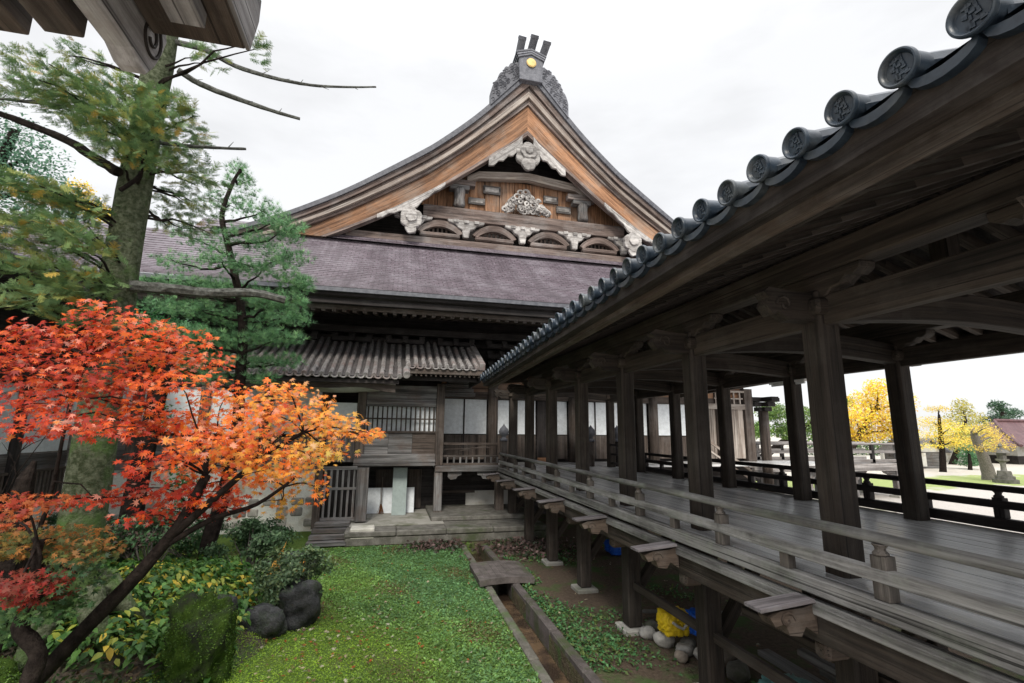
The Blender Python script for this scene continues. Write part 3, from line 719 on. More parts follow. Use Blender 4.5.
MB().box(.35, 3.15, 17.2, 17.4, 5.42, 5.58).build('porch_eave_beam', WP, tr)
MB().box(.3, 3.0, 17.6, 17.75, 5.22, 5.36).build('porch_eave_beam', WH, tr)
for i in range(16): MB().bar((.45+i*.17, 17.25, 5.38), (.45+i*.17, 19.6, 5.9), .06, .08).build('porch_rafter', WP, tr)
MB().bar((3.1, 17.12, 5.72), (3.1, 19.95, 7.0), .2, .24).build('porch_verge', TILEP, tr)
MB().box(3.05, 3.12, 17.5, 19.9, 5.2, 5.75).build('porch_gable_board', WH, tr)
tl = tile_roof('porch_roof', -5.2, .42, 16.5, 5.2, 19.93, 6.93, hall, TILEP)
mb = MB(); mb.tube([(.44, 16.45, 5.27), (.44, 16.7, 5.38), (.44, 17.05, 5.53)], .12, 10); mb.build('porch_verge', TILEP, tl)
MB().box(-5.2, .2, 16.62, 16.8, 4.98, 5.1).build('porch_eave_beam', WH, tl)
rows = [[(x, 16.7+q*1.9, 5.0-.38*math.sin(math.pi*min(1, max(0, (x+4.4)/4.9)))*q*.6) for x in np.linspace(-5, .1, 16)] for q in (0, .3, .6, 1)]
mb = MB(); mb.sheet(rows); mb.build('porch_soffit', PLAST, tl, smooth=True)
mb = MB(); mb.strip([(x, 5.06-.05*abs(x+2)) for x in np.linspace(-4.6, .1, 14)], [(x, 4.86-.05*abs(x+2)-.05*math.cos(x*3)) for x in np.linspace(-4.6, .1, 14)], FX, 16.84, 16.95); mb.build('curved_eave_board', WP, tl)
MB().box(-5.2, 3.1, 19.9, 20.2, 6.95, 7.12).build('porch_ridge', WH, hall)

# ================================================================== LEFT WING
wing = thing('side_wing', 'dark wing with grey roof and white walls behind the big mossy trunk', 'temple wing', (-10, 13, 0))
rows, uv = [], []
for k in range(22):
    for q in (0, 1):
        t = (k+q)/22; x, z = -7.75-6.5*t, 6.95+3.6*(.7*t+.3*t*t)+.03*(1-q); rows.append([(x, y, z) for y in (6, 16.6)]); uv.append([(y, t*7.4, 0) for y in (6, 16.6)])
mb = MB(); mb.sheet(rows, uv); wr = mb.build('wing_roof', SHING, wing)
MB().box(-8.1, -7.72, 6, 16.6, 6.76, 6.92).build('eave_edge', WH, wr)
mb = MB(); mb.sheet([[(-7.8, 6, 6.75), (-7.8, 16.6, 6.75)], [(-10.2, 6, 7.2), (-10.2, 16.6, 7.2)]]); mb.build('wing_soffit', WH, wr)
for i in range(30): MB().bar((-8.1, 6.2+.35*i, 6.7), (-10, 6.2+.35*i, 7.1), .1, .12).build('wing_rafter', WH, wing)
MB().box(-10.0, -9.7, 6, 18.7, 4.6, 7.1).build('wing_upper_wall', WH, wing)
for i in range(5):
    y = 6.2+i*2.5
    MB().box(-9.86, -9.82, y+.16, y+2.34, 2.75, 4.6).build('white_wall_panel', PAPER, wing)
    MB().box(-9.9, -9.8, y+.16, y+2.34, 1.2, 2.7).build('lower_board', WY, wing)
    MB().box(-9.98, -9.7, y-.14, y+.14, 0, 4.6).build('wing_post', WH, wing)
    mb = MB()
    for k in range(12): mb.box(-9.74, -9.69, y+.25+k*.17, y+.31+k*.17, 1.35, 2.2)
    mb.box(-9.75, -9.68, y+.16, y+2.3, 2.2, 2.27); mb.box(-9.75, -9.68, y+.16, y+2.3, 1.28, 1.35); mb.build('slat_grille', WP, wing)
MB().box(-10, -9.7, 6, 18.7, 0, 1.2).build('wing_foundation', PLAST, wing)

# ================================================================== COVERED WALKWAY
PXL, QXR, WC_X = 4.41, 8.33, 6.37
PY = [4.17+2.27*k for k in range(-3, 7)]
YA, YB = -2.6, 15.95
walk = thing('covered_walkway', 'long raised roofed wooden walkway on posts leading from the front to the temple hall', 'covered walkway', (WC_X, 8, 0))
FL = 2.15
# floor: one part, planks as its surface
mb = MB()
for i in range(15): mb.box(4.15+i*.302, 4.15+i*.302+.289, YA, 18.5, FL-.06, FL+random.uniform(-.006, .003))
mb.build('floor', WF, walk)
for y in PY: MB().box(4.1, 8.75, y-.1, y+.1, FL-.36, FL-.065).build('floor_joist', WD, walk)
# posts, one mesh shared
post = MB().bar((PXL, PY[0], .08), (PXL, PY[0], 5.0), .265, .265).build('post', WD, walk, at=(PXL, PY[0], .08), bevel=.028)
stn = MB().box(PXL-.24, PXL+.24, PY[0]-.24, PY[0]+.24, -.05, .08).build('foot_stone', STONEP, walk, at=(PXL, PY[0], 0), bevel=.02)
for x in (PXL, QXR):
    for y in PY:
        if (x, y) == (PXL, PY[0]): continue
        again(post, 'post', walk, (x, y, .08)); again(stn, 'foot_stone', walk, (x, y, 0))
def carved_block(L, h):      # boat-shaped bracket profile
    P = [(-L, h), (-L*.98, h*.72), (-L*.86, h*.55), (-L*.74, h*.62), (-L*.6, h*.34), (-L*.44, h*.3), (-L*.34, h*.06), (-.16, 0)]
    return P+[(-a, b) for a, b in P[::-1]]
first = {}
def rep(key, name, mk, at_):
    if key in first: return again(first[key], name, walk, at_)
    o = mk(at_); first[key] = o; return o
for x in (PXL, QXR):
    for i, y in enumerate(PY):
        rep('bk', 'bracket', lambda p: MB().prism(carved_block(.62, .26), lambda a, b, t: (p[0]+t, p[1]+a, p[2]+b), -.1, .1).build('bracket', WD, walk, at=p, bevel=.012), (x, y, 4.9))
        rep('bb', 'bearing_block', lambda p: MB().box(p[0]-.2, p[0]+.2, p[1]-.2, p[1]+.2, 4.72, 4.9).build('bearing_block', WD, walk, at=p, bevel=.03), (x, y, 4.9))
    MB().box(x-.075, x+.075, YA, 17.9, 4.62, 4.93).build('tie_beam', WD, walk, bevel=.012)
    MB().box(x-.14, x+.14, YA, YB, 5.16, 5.44).build('purlin', WD, walk, bevel=.015)
for y in PY:
    # cross beams with carved noses outside
    rep('cb', 'cross_beam', lambda p: MB().strip([(a, 4.98+.14*math.cos((a-WC_X)/2.0*math.pi/2)) for a in np.linspace(PXL, QXR, 13)], [(a, 4.66+.12*math.cos((a-WC_X)/2.0*math.pi/2)) for a in np.linspace(PXL, QXR, 13)], lambda a, b, t: (a, p[1]+t, b), -.1, .1).build('cross_beam', WD, walk, at=p, bevel=.012), (WC_X, y, 4.9))
    rep('ks', 'king_strut', lambda p: MB().bar((WC_X, p[1], 5.08), (WC_X, p[1], 6.0), .2, .2).build('king_strut', WD, walk, at=p), (WC_X, y, 5.08))
    for s, x in ((-1, PXL), (1, QXR)):
        prof = [(.1, .16), (.1, -.14), (.42, -.14), (.55, -.06), (.62, -.1), (.7, .0), (.66, .08), (.72, .14), (.64, .2), (.4, .17)]
        mb = MB().prism(prof, lambda a, b, t: (x+s*(a+.02), y+t, 4.8+b), -.075, .075)
        for q in (-1, 1): mb.tube([(x+s*(.5+.1*math.cos(t)*(1-t/8)), y+q*.08, 4.82+.1*math.sin(t)*(1-t/8)) for t in np.linspace(0, 6.5, 10)], .016, 5)
        mb.build('beam_nose', WD, walk)
MB().box(WC_X-.12, WC_X+.12, YA, YB, 6.0, 6.25).build('ridge_beam', WD, walk)
for x in (5.3, 7.44):
    MB().box(x-.08, x+.08, YA, YB, 5.55, 5.75).build('inner_purlin', WD, walk)
# rafters
def rz(x):
    if x < 3.28: return 5.28-.30*(3.28-x)
    d = min(abs(x-2.95), abs(x-(2*WC_X-2.95))); return 5.18+.30*d+.018*d*d
rl_ = None
RY = [YA+.1+.372*i for i in range(50)]
for s in (-1, 1):
    key = 'r%d' % s
    for y in RY:
        def mk(p):
            mb = MB(); xs_ = [3.28 if s < 0 else 2.72, 4.4, 5.4, WC_X]
            for a, b in zip(xs_[:-1], xs_[1:]):
                A_ = WC_X+s*(WC_X-a); B_ = WC_X+s*(WC_X-b)
                mb.bar((A_, p[1], rz(a)+.075), (B_, p[1], rz(b)+.075), .095, .15)
            return mb.build('rafter', WRF, walk, at=p)
        rep(key, 'rafter', mk, (WC_X, y, 5.9))
# roof deck, eave boards, tiles
def ez(y): return (-.034 if y > 4 else -.014)*(y-4.0)
def rt(t): return 2.92+(WC_X-2.92)*t, 5.56+1.55*(.80*t+.20*t*t)
ys = np.linspace(YA, YB, 30)
mb = MB()
for s in (-1, 1):
    mb.sheet([[(WC_X+s*(WC_X-x), y, rz(x)+.152) for y in (YA, YB)] for x in ((3.28,) if s < 0 else (2.6, 3.28))+(3.8, 4.4, 5.4, WC_X)])
roof = mb.build('roof', WH, walk)
for s in (-1, 1):
    mb = MB(); mb.sheet([[(WC_X+s*(WC_X-rt(t)[0]), y, rt(t)[1]+ez(y)*(1-t)) for y in ys] for t in np.linspace(0, 1, 9)]); mb.build('tile_bed', TILE, roof)
    for nm, x0, x1, a, b, mt in (('eave_fascia', 2.93, 3.10, 5.30, 5.53, WD2), ('eave_fascia', 3.10, 3.24, 5.225, 5.42, WN), ('eave_soffit', 3.24, 3.5, 5.34, 5.42, WD)):
        mb = MB()
        for i in range(len(ys)-1):
            pass
        A = [(y, b+ez(y)*(.9 if nm != 'eave_soffit' else .3)) for y in ys]; B = [(y, a+ez(y)*(.9 if nm != 'eave_soffit' else .3)) for y in ys]
        k_ = 0 if s < 0 else .52
        mb.strip(A, B, lambda p, q, t, s=s: (WC_X+s*(WC_X-t+k_), p, q-.3*k_), x0, x1); mb.build(nm, mt, roof)
SP = .385; NT = int((YB-YA)/SP)
mb = MB()
for i in range(NT+1):
    y = YA-.08+i*SP
    for s in (-1, 1):
        P_ = [(WC_X+s*(WC_X-rt(t)[0]), y, rt(t)[1]+ez(y)*(1-t)+.05) for t in np.linspace(0, 1, 7)]
        for a, b in zip(P_[:-1], P_[1:]): mb.tube([a, b], [.094, .086], 10, cap=False)
mb.build('tile_rows', TILE, roof)
mb = MB()
for i in range(NT):
    yc = YA-.08+(i+.5)*SP
    for s in (-1,):
        P_ = [(yc+SP*.47*math.cos(t), -.07*math.sin(t)) for t in np.linspace(math.pi, 0, 9)]
        mb.strip([(a, 5.555+b+ez(a)) for a, b in P_], [(a, 5.50+b+ez(a)-.012*math.sin(math.pi*(a-P_[0][0])/SP)) for a, b in P_], lambda p, q, t: (t, p, q), 2.86, 2.98)
mb.build('pendant_tiles', TILE, roof)
def eave_tile(p):
    mb = MB(); c = Vector(p); ax = Vector((-1, 0, -.12)).normalized()
    mb.lathe([(.098, -.14), (.10, -.02), (.111, -.012), (.114, .0), (.114, .016), (.110, .026), (.101, .028), (.092, .022), (.086, .004), (.08, -.004), (.0, -.004)], c, 40, ax)
    u = Vector((0, 1, 0)); v = ax.cross(u); rr = random.Random(3)
    for k in range(26):                      # worn moulded relief, no longer readable
        q = c+ax*.0+u*rr.uniform(-.045, .045)+v*rr.uniform(-.065, .065); d_ = (u if rr.random() < .5 else v)*rr.uniform(.008, .018)
        mb.bar(q-d_, q+d_, .009, .014)
    o = mb.build('eave_tile', TILE, roof, at=p, smooth=True); o.data.set_sharp_from_angle(angle=rad(40)); return o
et = None
for i in range(NT+1):
    y = YA-.08+i*SP; p = (2.83, y, 5.615+ez(y)+random.uniform(-.008, .008))
    if et is None: et = eave_tile(p)
    else: again(et, 'eave_tile', roof, p, random.uniform(-.06, .06))
MB().tube([(WC_X, YA, 7.2), (WC_X, YB, 7.2)], .22, 12).build('ridge_cap', TILE, roof)
# end of the roof towards the hall
MB().prism([(3.0, 5.0), (3.2, 5.32), (4.4, 5.8), (WC_X, 6.9), (9.5, 5.35), (9.7, 5.0), (8.6, 5.1), (4.2, 5.1)], FX, 15.9, 15.98).build('end_board', WD, roof)
# ---- railing on the near side
def railing(nm, x, y0, y1, side, mat, dz=0):
    r = MB().tube([(x, y, 2.635+dz*.6+.004*math.sin(y*2.1)) for y in np.linspace(y0, y1, 40)], .048, 10).build(nm, mat, walk, smooth=True)
    MB().box(x-.05, x+.05, y0, y1, 2.285+dz, 2.395+dz).build('middle_rail', mat, r, bevel=.008)
    MB().box(x-.075, x+.075, y0, y1, 1.995+dz, 2.145+dz).build('bottom_rail', mat, r, bevel=.012)
    y = 3.47-2.08*3; a = b = None; zb = 2.147+dz; zt = 2.50+dz*.6
    while y < y1:
        if y > y0:
            if a is None:
                mb = MB(); mb.box(x-.045, x+.07, y-.07, y+.07, zb, zt); mb.lathe([(.06, 0), (.066, .015), (.04, .04), (.045, .065), (.066, .09)], (x, y, zt+.002), 10)
                a = mb.build('rail_post', WRP if mat is WR else mat, r, at=(x, y, zb), bevel=.006)
            else: again(a, 'rail_post', r, (x, y, zb))
        yy = y+1.04
        if y0 < yy < y1:
            if b is None: b = MB().box(x-.04, x+.045, yy-.06, yy+.06, zb, zb+.136).build('rail_block', WRP if mat is WR else mat, r, at=(x, yy, zb))
            else: again(b, 'rail_block', r, (x, yy, zb))
        y += 2.08
    return r
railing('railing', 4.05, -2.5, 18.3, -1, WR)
railing('railing', 8.78, -2.5, 17.6, 1, WH, .16)  # far rail gets dark wood: its backlit shade is put into the colour
MB().box(3.90, 4.075, YA, 18.3, 1.845, 1.94).build('edge_beam', WR, walk, bevel=.012)
MB().box(3.95, 4.11, YA, 18.3, 1.60, 1.84).build('floor_beam', WD, walk, bevel=.01)
MB().box(8.68, 8.86, YA, 18.3, 1.60, 1.98).build('floor_beam', WD, walk)
# ---- carved noses under the floor with their little cap boards, braces, ties
for i, y in enumerate(PY):
    def nose(p):
        X, Y, Z = p
        prof = [(0, -.02), (-.15, -.06), (-.42, -.07), (-.55, -.12), (-.5, -.2), (-.38, -.18), (-.34, -.28), (-.2, -.3), (-.14, -.22), (0, -.30)]
        mb = MB().prism([(a*.92, b) for a, b in prof], lambda a, b, t: (X+a, Y+t, Z+b), -.085, .085)
        for q in (-1, 1): mb.tube([(X-.33+.09*math.cos(t)*(1-t/8), Y+q*.09, Z-.15+.08*math.sin(t)*(1-t/8)) for t in np.linspace(0, 6.5, 10)], .014, 5)
        return mb.build('carved_nose', WN, walk, at=p)
    rep('nose', 'carved_nose', nose, (3.94, y, 1.97))
    rep('cap', 'nose_cap', lambda p: MB().bar((p[0]-.62, p[1], p[2]-.045), (p[0]-.03, p[1], p[2]+.005), .22, .03).build('nose_cap', WK, walk, at=p), (3.94, y, 1.965))
    rep('arm', 'support_arm', lambda p: MB().box(p[0]+.12, p[0]+.5, p[1]-.09, p[1]+.09, 1.42, 1.595).build('support_arm', WN, walk, at=p, bevel=.04), (3.9, y, 1.34))
    rep('brace', 'brace', lambda p: MB().bar((4.5, p[1]+.02, .62), (5.35, p[1]+.02, 1.75), .13, .15).build('brace', WD, walk, at=p), (4.5, y, .6))
    rep('brace2', 'brace', lambda p: MB().bar((8.25, p[1], .62), (7.4, p[1], 1.75), .13, .15).build('brace', WD, walk, at=p), (8.25, y, .6))
for x in (PXL, QXR): MB().box(x-.035, x+.035, YA, 9, .72, .84).build('ground_tie', WD, walk)
MB().box(PXL+.2, PXL+.26, YA, 6, 1.15, 1.25).build('ground_tie', WD, walk)
# lamp on the far beam
lamp = thing('fluorescent_lamp', 'slim white tube lamp under the tie beam of the walkway', 'lamp', (8.45, 9.2, 4.55))
ly0, ly1 = at(806, 380, 0, 8.3).y, at(770, 379, 0, 8.3).y
MB().box(8.26, 8.34, ly0, ly1, 4.565, 4.615).build('lamp_housing', plain('white_enamel', (.8, .8, .78), .4), lamp)
MB().tube([(8.30, ly0+.04, 4.542), (8.30, ly1-.04, 4.542)], .022, 8).build('lamp_tube', plain('lamp_tube_white', (.85, .87, .86), .3), lamp)

# newel posts with onion finials, each a thing
def newel(x, y, z0, lab, mat=WP):
    t = thing('newel_post', lab, 'newel post', (x, y, z0), 'finial posts at the end of the walkway')
    MB().tube([(x, y, z0), (x, y, z0+.95)], .13, 14).build('post_shaft', mat, t, smooth=True)
    MB().lathe([(.15, .95), (.15, 1.03), (.09, 1.06), (.09, 1.13), (.17, 1.2), (.19, 1.3), (.16, 1.4), (.08, 1.48), (.03, 1.55), (0, 1.6)], (x, y, z0), 16).build('onion_finial', IRON, t, smooth=True)
newel(4.2, 18.35, FL, 'dark newel post with onion finial at the far left end of the railing')
newel(7.72, 18.3, FL, 'dark newel post with onion finial behind the slim walkway posts')
newel(8.75, 18.1, FL, 'dark newel post with onion finial ending the far right railing', WH)
MB().box(8.2, 8.75, 17.2, 17.3, FL, FL+.9)
# low dark rail panels on the walkway by the hall
for k, (x, y, lab) in enumerate(((8.3, 17.0, 'low black rail panel on the walkway beside the far right post'), (8.05, 18.9, 'low black rail panel on the walkway in front of the white screens'))):
    t = thing('rail_panel', lab, 'rail panel', (x, y, FL))
    for q in (0, 1.0): MB().box(x-.04, x+.04, y-.04+q, y+.04+q, FL, FL+.95).build('panel_post', WH, t)
    for z in (.12, .45, .8): MB().box(x-.03, x+.03, y+.04, y+.96, FL+z, FL+z+.08).build('panel_bar', WH, t)

# ================================================================== EAVE OF THE NEAR BUILDING (top left)
ev = thing('carved_eave', 'weathered brown eave beams with a carved spiral nose overhead at the upper left', 'eave', (-1.6, 1.2, 5.2))
# right-hand beam along x with a pale grey end face
MB().box(-1.15, -.765, -2.6, 2.28, 5.27, 5.62).build('eave_beam', WN, ev, bevel=.004); MB().prism([(1.3, 5.272), (2.285, 5.272), (2.36, 5.5), (2.36, 5.62), (1.3, 5.62)], FY, -.763, -.745).build('beam_end', WX, ev)
MB().box(-1.0, -.87, 1.3, 2.1, 5.2, 5.268).build('eave_batten', WX, ev)
MB().box(-2.6, -.76, -2.6, 2.3, 5.64, 5.75).build('eave_boarding', WN, ev)
MB().box(-1.5, -1.2, -1.6, -1.3, 0, 5.05).build('eave_post', WN, ev); MB().box(-1.2, -1.15, -2.6, 1.2, 5.1, 5.6).build('eave_board', WN, ev)
# carved nose, its side to the right
NP = [(1.2, 5.62), (1.2, 5.07), (1.9, 5.08), (2.16, 5.09), (2.24, 5.06), (2.30, 5.065), (2.36, 5.15), (2.40, 5.24), (2.43, 5.34), (2.40, 5.40), (2.34, 5.41), (2.29, 5.45), (2.32, 5.62)]
OLD = [(1.2, 5.62), (1.2, 5.18), (1.75, 5.17), (2.0, 5.05), (2.12, 5.0), (2.26, 4.985), (2.37, 5.03), (2.42, 5.12), (2.40, 5.21), (2.33, 5.26), (2.30, 5.31), (2.36, 5.38), (2.36, 5.62)]
mb = MB().prism(NP, FY, -1.26, -1.155); ns = mb.build('carved_nose', WX, ev, bevel=.012)
mb = MB(); sp = []
for t in np.linspace(0, 11.5, 46): r = .10*(1-t/14.5); sp.append((-1.152, 2.285-r*math.cos(t+.6), 5.25+r*1.15*math.sin(t+.6)))
mb.tube(sp, [.008]*46, 6); mb.tube([(-1.152, 2.21, 5.33), (-1.152, 2.15, 5.40), (-1.152, 2.05, 5.42), (-1.152, 1.8, 5.38)], .008, 6); mb.build('spiral_carving', WD, ns)
for x0, x1, y1, z in ((-1.43, -1.29, 2.10, 5.05), (-1.80, -1.50, 2.14, 5.05), (-1.495, -1.435, 1.98, 5.09), (-1.285, -1.265, 1.9, 5.1)):
    MB().box(x0, x1, -2.6, y1, z, z+.5).build('eave_beam', WN, ev, bevel=.006)

# ================================================================== GARDEN STONEWORK
mb = MB(); y = Y0
while y < Y1-.1:
    L = random.uniform(.7, 1.2); y1 = min(y+L, Y1); mb.box(X0-.16, X0+.0, y+.006, y1-.006, -.3, .05+random.uniform(-.015, .02)); y = y1
struct(mb.build('drain_kerb', KERBM, bevel=.025))
mb = MB(); y = Y0
while y < 15.2:
    L = random.uniform(.8, 1.6); y1 = min(y+L, 15.3); o_ = random.uniform(-.02, .02); mb.box(X1-.0+o_*.3, X1+.17+o_, y+.008, y1-.008, -.3, .10+random.uniform(-.02, .02)); y = y1
struct(mb.build('drain_kerb', KERBD, bevel=.025))
br_ = MB()
for i in range(9):
    x0 = 2.12+i*.142; zc = lambda x: .18+.045*(1-((x-2.75)/.66)**2)
    br_.bar((x0, 12.2, zc(x0)-.06), (x0+.141, 12.2, zc(x0+.141)-.06), 1.45, .13)
tag(br_.build('stone_slab', KERBD, at=(2.75, 12.2, 0)), 'mottled low stone slab bridging the narrow garden drain', 'slab bridge')

from mathutils import noise as MN
import bmesh
def rock(nm, c, sz, mat, lab, cat, group=None, seed=0, box=.0, rotz=0, sub=4, amp=.28):
    bm = bmesh.new(); bmesh.ops.create_icosphere(bm, subdivisions=sub, radius=1)
    for v in bm.verts:
        d = v.co.normalized(); q = max(abs(d.x), abs(d.y), abs(d.z)); p = d*((1-box)+box/q*.8)
        n = MN.fractal(d*1.3+Vector((seed*7.1, seed*3.3, 0)), 1, 2, 4); n2 = MN.fractal(d*6+Vector((seed, 0, 0)), 1, 2, 3)
        p *= 1+amp*n+.05*n2+(.07*abs(MN.fractal(d*3.1+Vector((0, seed*2.7, 0)), 1, 2, 4)) if mat is ROCK else 0)
        v.co = Vector((p.x*sz[0], p.y*sz[1], p.z*sz[2]))
    me = bpy.data.meshes.new(nm); bm.to_mesh(me); bm.free(); me.materials.append(mat); me.polygons.foreach_set('use_smooth', [True]*len(me.polygons))
    o = bpy.data.objects.new(nm, me); link(o, None, c); o.rotation_euler.z = rotz
    if mat is MOSSR:
        vs = np.array([v.co for v in me.vertices]); ns_ = np.array([v.normal for v in me.vertices]); k = RNG.integers(0, len(vs), 9000); k = k[(ns_[k, 2] > -.3) & (RNG.random(len(k)) < .35+.65*np.clip(np.sin(vs[k, 0]*9+seed)*np.sin(vs[k, 1]*8)+np.sin(vs[k, 2]*7)+.5, 0, 1))]
        j = RNG.normal(0, .012, (len(k), 3)); f_ = scatter('moss', LEAF, *OVAL, vs[k]+j+ns_[k]*.008, ns_[k]+RNG.normal(0, .7, (len(k), 3)), .03, colmix([(.07, .15, .02), (.12, .22, .03), (.05, .10, .02)], len(k)))
        f_.parent = o; f_.location = (0, 0, 0)
    return tag(o, lab, cat, group) if lab else o
rock('garden_rock', (-2.45, 8.35, .40), (.46, .42, .72), MOSSR, 'tall squared rock cushioned in green moss at the lawn corner', 'rock', 'rocks edging the garden bed', 1, .6, .2, 5, .36)
rock('garden_rock', (-1.45, 10.35, .25), (.40, .42, .50), ROCK, 'black rounded rock at the edge of the lawn beside the grey-green shrub', 'rock', 'rocks edging the garden bed', 2, .4)
rock('garden_rock', (-2.0, 9.85, .12), (.45, .35, .36), ROCK, 'low dark rock lying between the mossy block and the black rounded rock', 'rock', 'rocks edging the garden bed', 3, .3)
rock('garden_rock', (-2.55, 9.7, .25), (.22, .25, .52), ROCK, 'narrow upright dark rock behind the mossy block', 'rock', 'rocks edging the garden bed', 4, .3)
rock('garden_rock', (-3.1, 9.1, .18), (.50, .42, .34), MOSSR, 'flat moss-covered rock just left of the mossy block', 'rock', 'rocks edging the garden bed', 5, .3)
rock('garden_rock', (-2.2, 13.3, .15), (.7, .5, .42), ROCK, 'dark low rock at the back of the bed below the pine', 'rock', 'rocks edging the garden bed', 6, .3)
rock('garden_rock', (-4.6, 7.7, .2), (.55, .45, .5), MOSSR, 'mossy rock at the foot of the leaning maple', 'rock', 'rocks edging the garden bed', 8, .3)

# ---- things stored under the walkway
cob = [(4.62, 8.0, .20), (4.90, 7.75, .17), (4.58, 7.45, .13), (4.95, 7.35, .2), (4.78, 7.0, .18), (5.15, 7.15, .28), (4.75, 7.62, .16), (5.05, 6.75, .22), (5.25, 7.6, .24), (4.5, 8.35, .17), (4.72, 8.6, .16)]
cl = ['pale round cobble leftmost under the yellow sack', 'grey cobble directly below the yellow sack', 'small cobble in front of the pile under the yellow sack', 'squat cobble below the blue sack', 'cobble lying nearest the second walkway post', 'large brown cobble at the right end of the pile', 'flat cobble wedged in the middle of the pile', 'dark cobble tucked against the second walkway post', 'cobble supporting the blue sack from behind', 'brown cobble left of the yellow sack by the post foot', 'pale cobble touching the foot stone of the third post']
for i, ((x, y, r), lab) in enumerate(zip(cob, cl)):
    rock('cobble', (x, y, r*.5), (r*.86, r*.75, r*.62), (COBBLE, STONE, COBBLED)[i % 3], lab, 'cobble', 'cobbles piled under the walkway', 20+i, .2, i, 3, .2)
def sack(nm, c, sz, mat, lab, seed):
    bm = bmesh.new(); bmesh.ops.create_icosphere(bm, subdivisions=5, radius=1)
    for v in bm.verts:
        d = v.co.normalized(); q = max(abs(d.x), abs(d.y), abs(d.z)); p = d*(.35+.52/q)
        n = abs(MN.fractal(d*2.2+Vector((seed*5, 0, 0)), 1, 2, 3)); n2 = abs(MN.fractal(Vector((d.x*5, d.y*5, d.z*2.2))+Vector((0, seed*4, 0)), .9, 2, 4)); p *= 1-.22*n-.16*n2
        v.co = Vector((p.x*sz[0], p.y*sz[1], p.z*sz[2]))
    me = bpy.data.meshes.new(nm); bm.to_mesh(me); bm.free(); me.materials.append(mat); me.polygons.foreach_set('use_smooth', [True]*len(me.polygons))
    o = bpy.data.objects.new(nm, me); link(o, None, c); return tag(o, lab, 'sack')
ys_ = sack('sack', (4.72, 7.86, .42), (.29, .26, .24), YEL, 'bright yellow plastic sack on the cobbles under the walkway', 1)
tie = MB().tube([(4.55, 7.60, .50), (4.64, 7.585, .44), (4.72, 7.58, .40), (4.8, 7.585, .46), (4.87, 7.6, .53)], .022, 6).build('sack_tie', COBBLE, ys_)
sack('sack', (5.05, 7.65, .46), (.22, .22, .22), BLUE, 'blue plastic sack beside the yellow one under the walkway', 2)
p = at(724, 680, 2, .1)
sack('tarp_bundle', (4.85, 5.55, .30), (.42, .36, .30), TEAL, 'crumpled teal tarp bundle behind the second walkway post', 3)
p = at(617, 552, 2, 0); sack('tarp_bundle', (p.x, p.y-.2, .2), (.5, .4, .24), BLUE, 'small blue tarp bundle in the shade under the far end of the walkway', 4)
pls = []
names = ['long grey plank lying lowest in the timber stack under the walkway', ]
for i in range(14):
    k, l = divmod(i, 4); x = 5.35+l*.42+k*.12; z = .12+k*.24; y0 = -1.5+random.uniform(-.6, .6)
    o = MB().bar((x, y0, z), (x+random.uniform(-.15, .15), y0+random.uniform(6.2, 8.2), z+random.uniform(.0, .12)), .2, .07).build('stored_plank', WY if i % 3 else WN)
    tag(o, 'weathered plank in the loose timber stack under the walkway floor', 'plank', 'planks stored under the walkway')
MB().box(5.2, 7.3, 0, .2, 0, .08)
for k, (p0, p1, lab) in enumerate((((4.9, 9.2, .12), (5.4, 6.6, .9), 'grey pole slanting up under the walkway behind the yellow sack'), ((4.75, 5.9, .55), (5.0, 2.4, .35), 'pale batten lying aslant near the teal tarp bundle'))):
    tag(MB().bar(p0, p1, .06, .06).build('pole', WY), lab, 'pole')

# ---- boards and broom on the hall platform
tag(MB().bar((-.5, 19.35, .45), (-.5, 19.5, 1.34), .55, .04, up=(0, 1, 0)).build('white_board', PAPER), 'white board leaning in the recess, left of the broom', 'board', 'white boards under the lattice window')
tag(MB().bar((.40, 19.35, .45), (.40, 19.5, 1.34), 1.22, .04, up=(0, 1, 0)).build('white_board', PAPER), 'wide white board leaning behind the tall grey-green board', 'board', 'white boards under the lattice window')
tag(MB().bar((.45, 18.85, .45), (.45, 19.0, 2.1), .50, .05, up=(0, 1, 0)).build('tall_board', BOARD), 'tall narrow grey-green board standing upright on the platform', 'board')
bro = thing('broom', 'brown broom standing against the white board', 'broom', (-.18, 19.2, .45))
MB().tube([(-.18, 19.2, .75), (-.17, 19.3, 1.75)], .016, 8).build('handle', WN, bro)
mb = MB()
for i in range(26):
    a = random.uniform(-.13, .13); mb.tube([(-.18+a*.15, 19.2, .8), (-.18+a*.6, 19.2, .62), (-.18+a, 19.2+random.uniform(-.04, .04), .46)], [.008, .007, .003], 4)
mb.build('bristles', plain('broom_straw', (.16, .07, .03), .8), bro)

# ================================================================== PLANTS
# ---- lawn
def lawn_mask(x, y): return 1-((x+6.6)/4.7)**2-((y-10.2)/4.1)**2 < .14
n = 120000; yy = 7.0+9.1*RNG.random(n)**1.25; xx = -4.2+6.45*RNG.random(n); k = lawn_mask(xx, yy) & (xx < 2.24); xx, yy = xx[k], yy[k]; n = len(xx)
f = np.clip((xx+.9+.5*np.sin(yy*1.3)+.35*np.sin(xx*3+yy*2))/2.2, 0, 1)*.8+np.clip((yy-9.5)/4, 0, 1)*.7; f = np.clip(f+RNG.normal(0, .15, n), 0, 1)[:, None]
col = np.array([.28, .44, .035])*(1-f)+np.array([.135, .275, .11])*f
col *= .8+.35*np.sin(xx*5+np.sin(yy*4))[:, None]*np.sin(yy*6)[:, None]*.5+.2*RNG.random((n, 1))
bare = (np.sin(xx*2.1+1)*np.sin(yy*1.7+xx)+RNG.normal(0, .35, n)) > .9
col[bare] = np.array([.14, .12, .05])
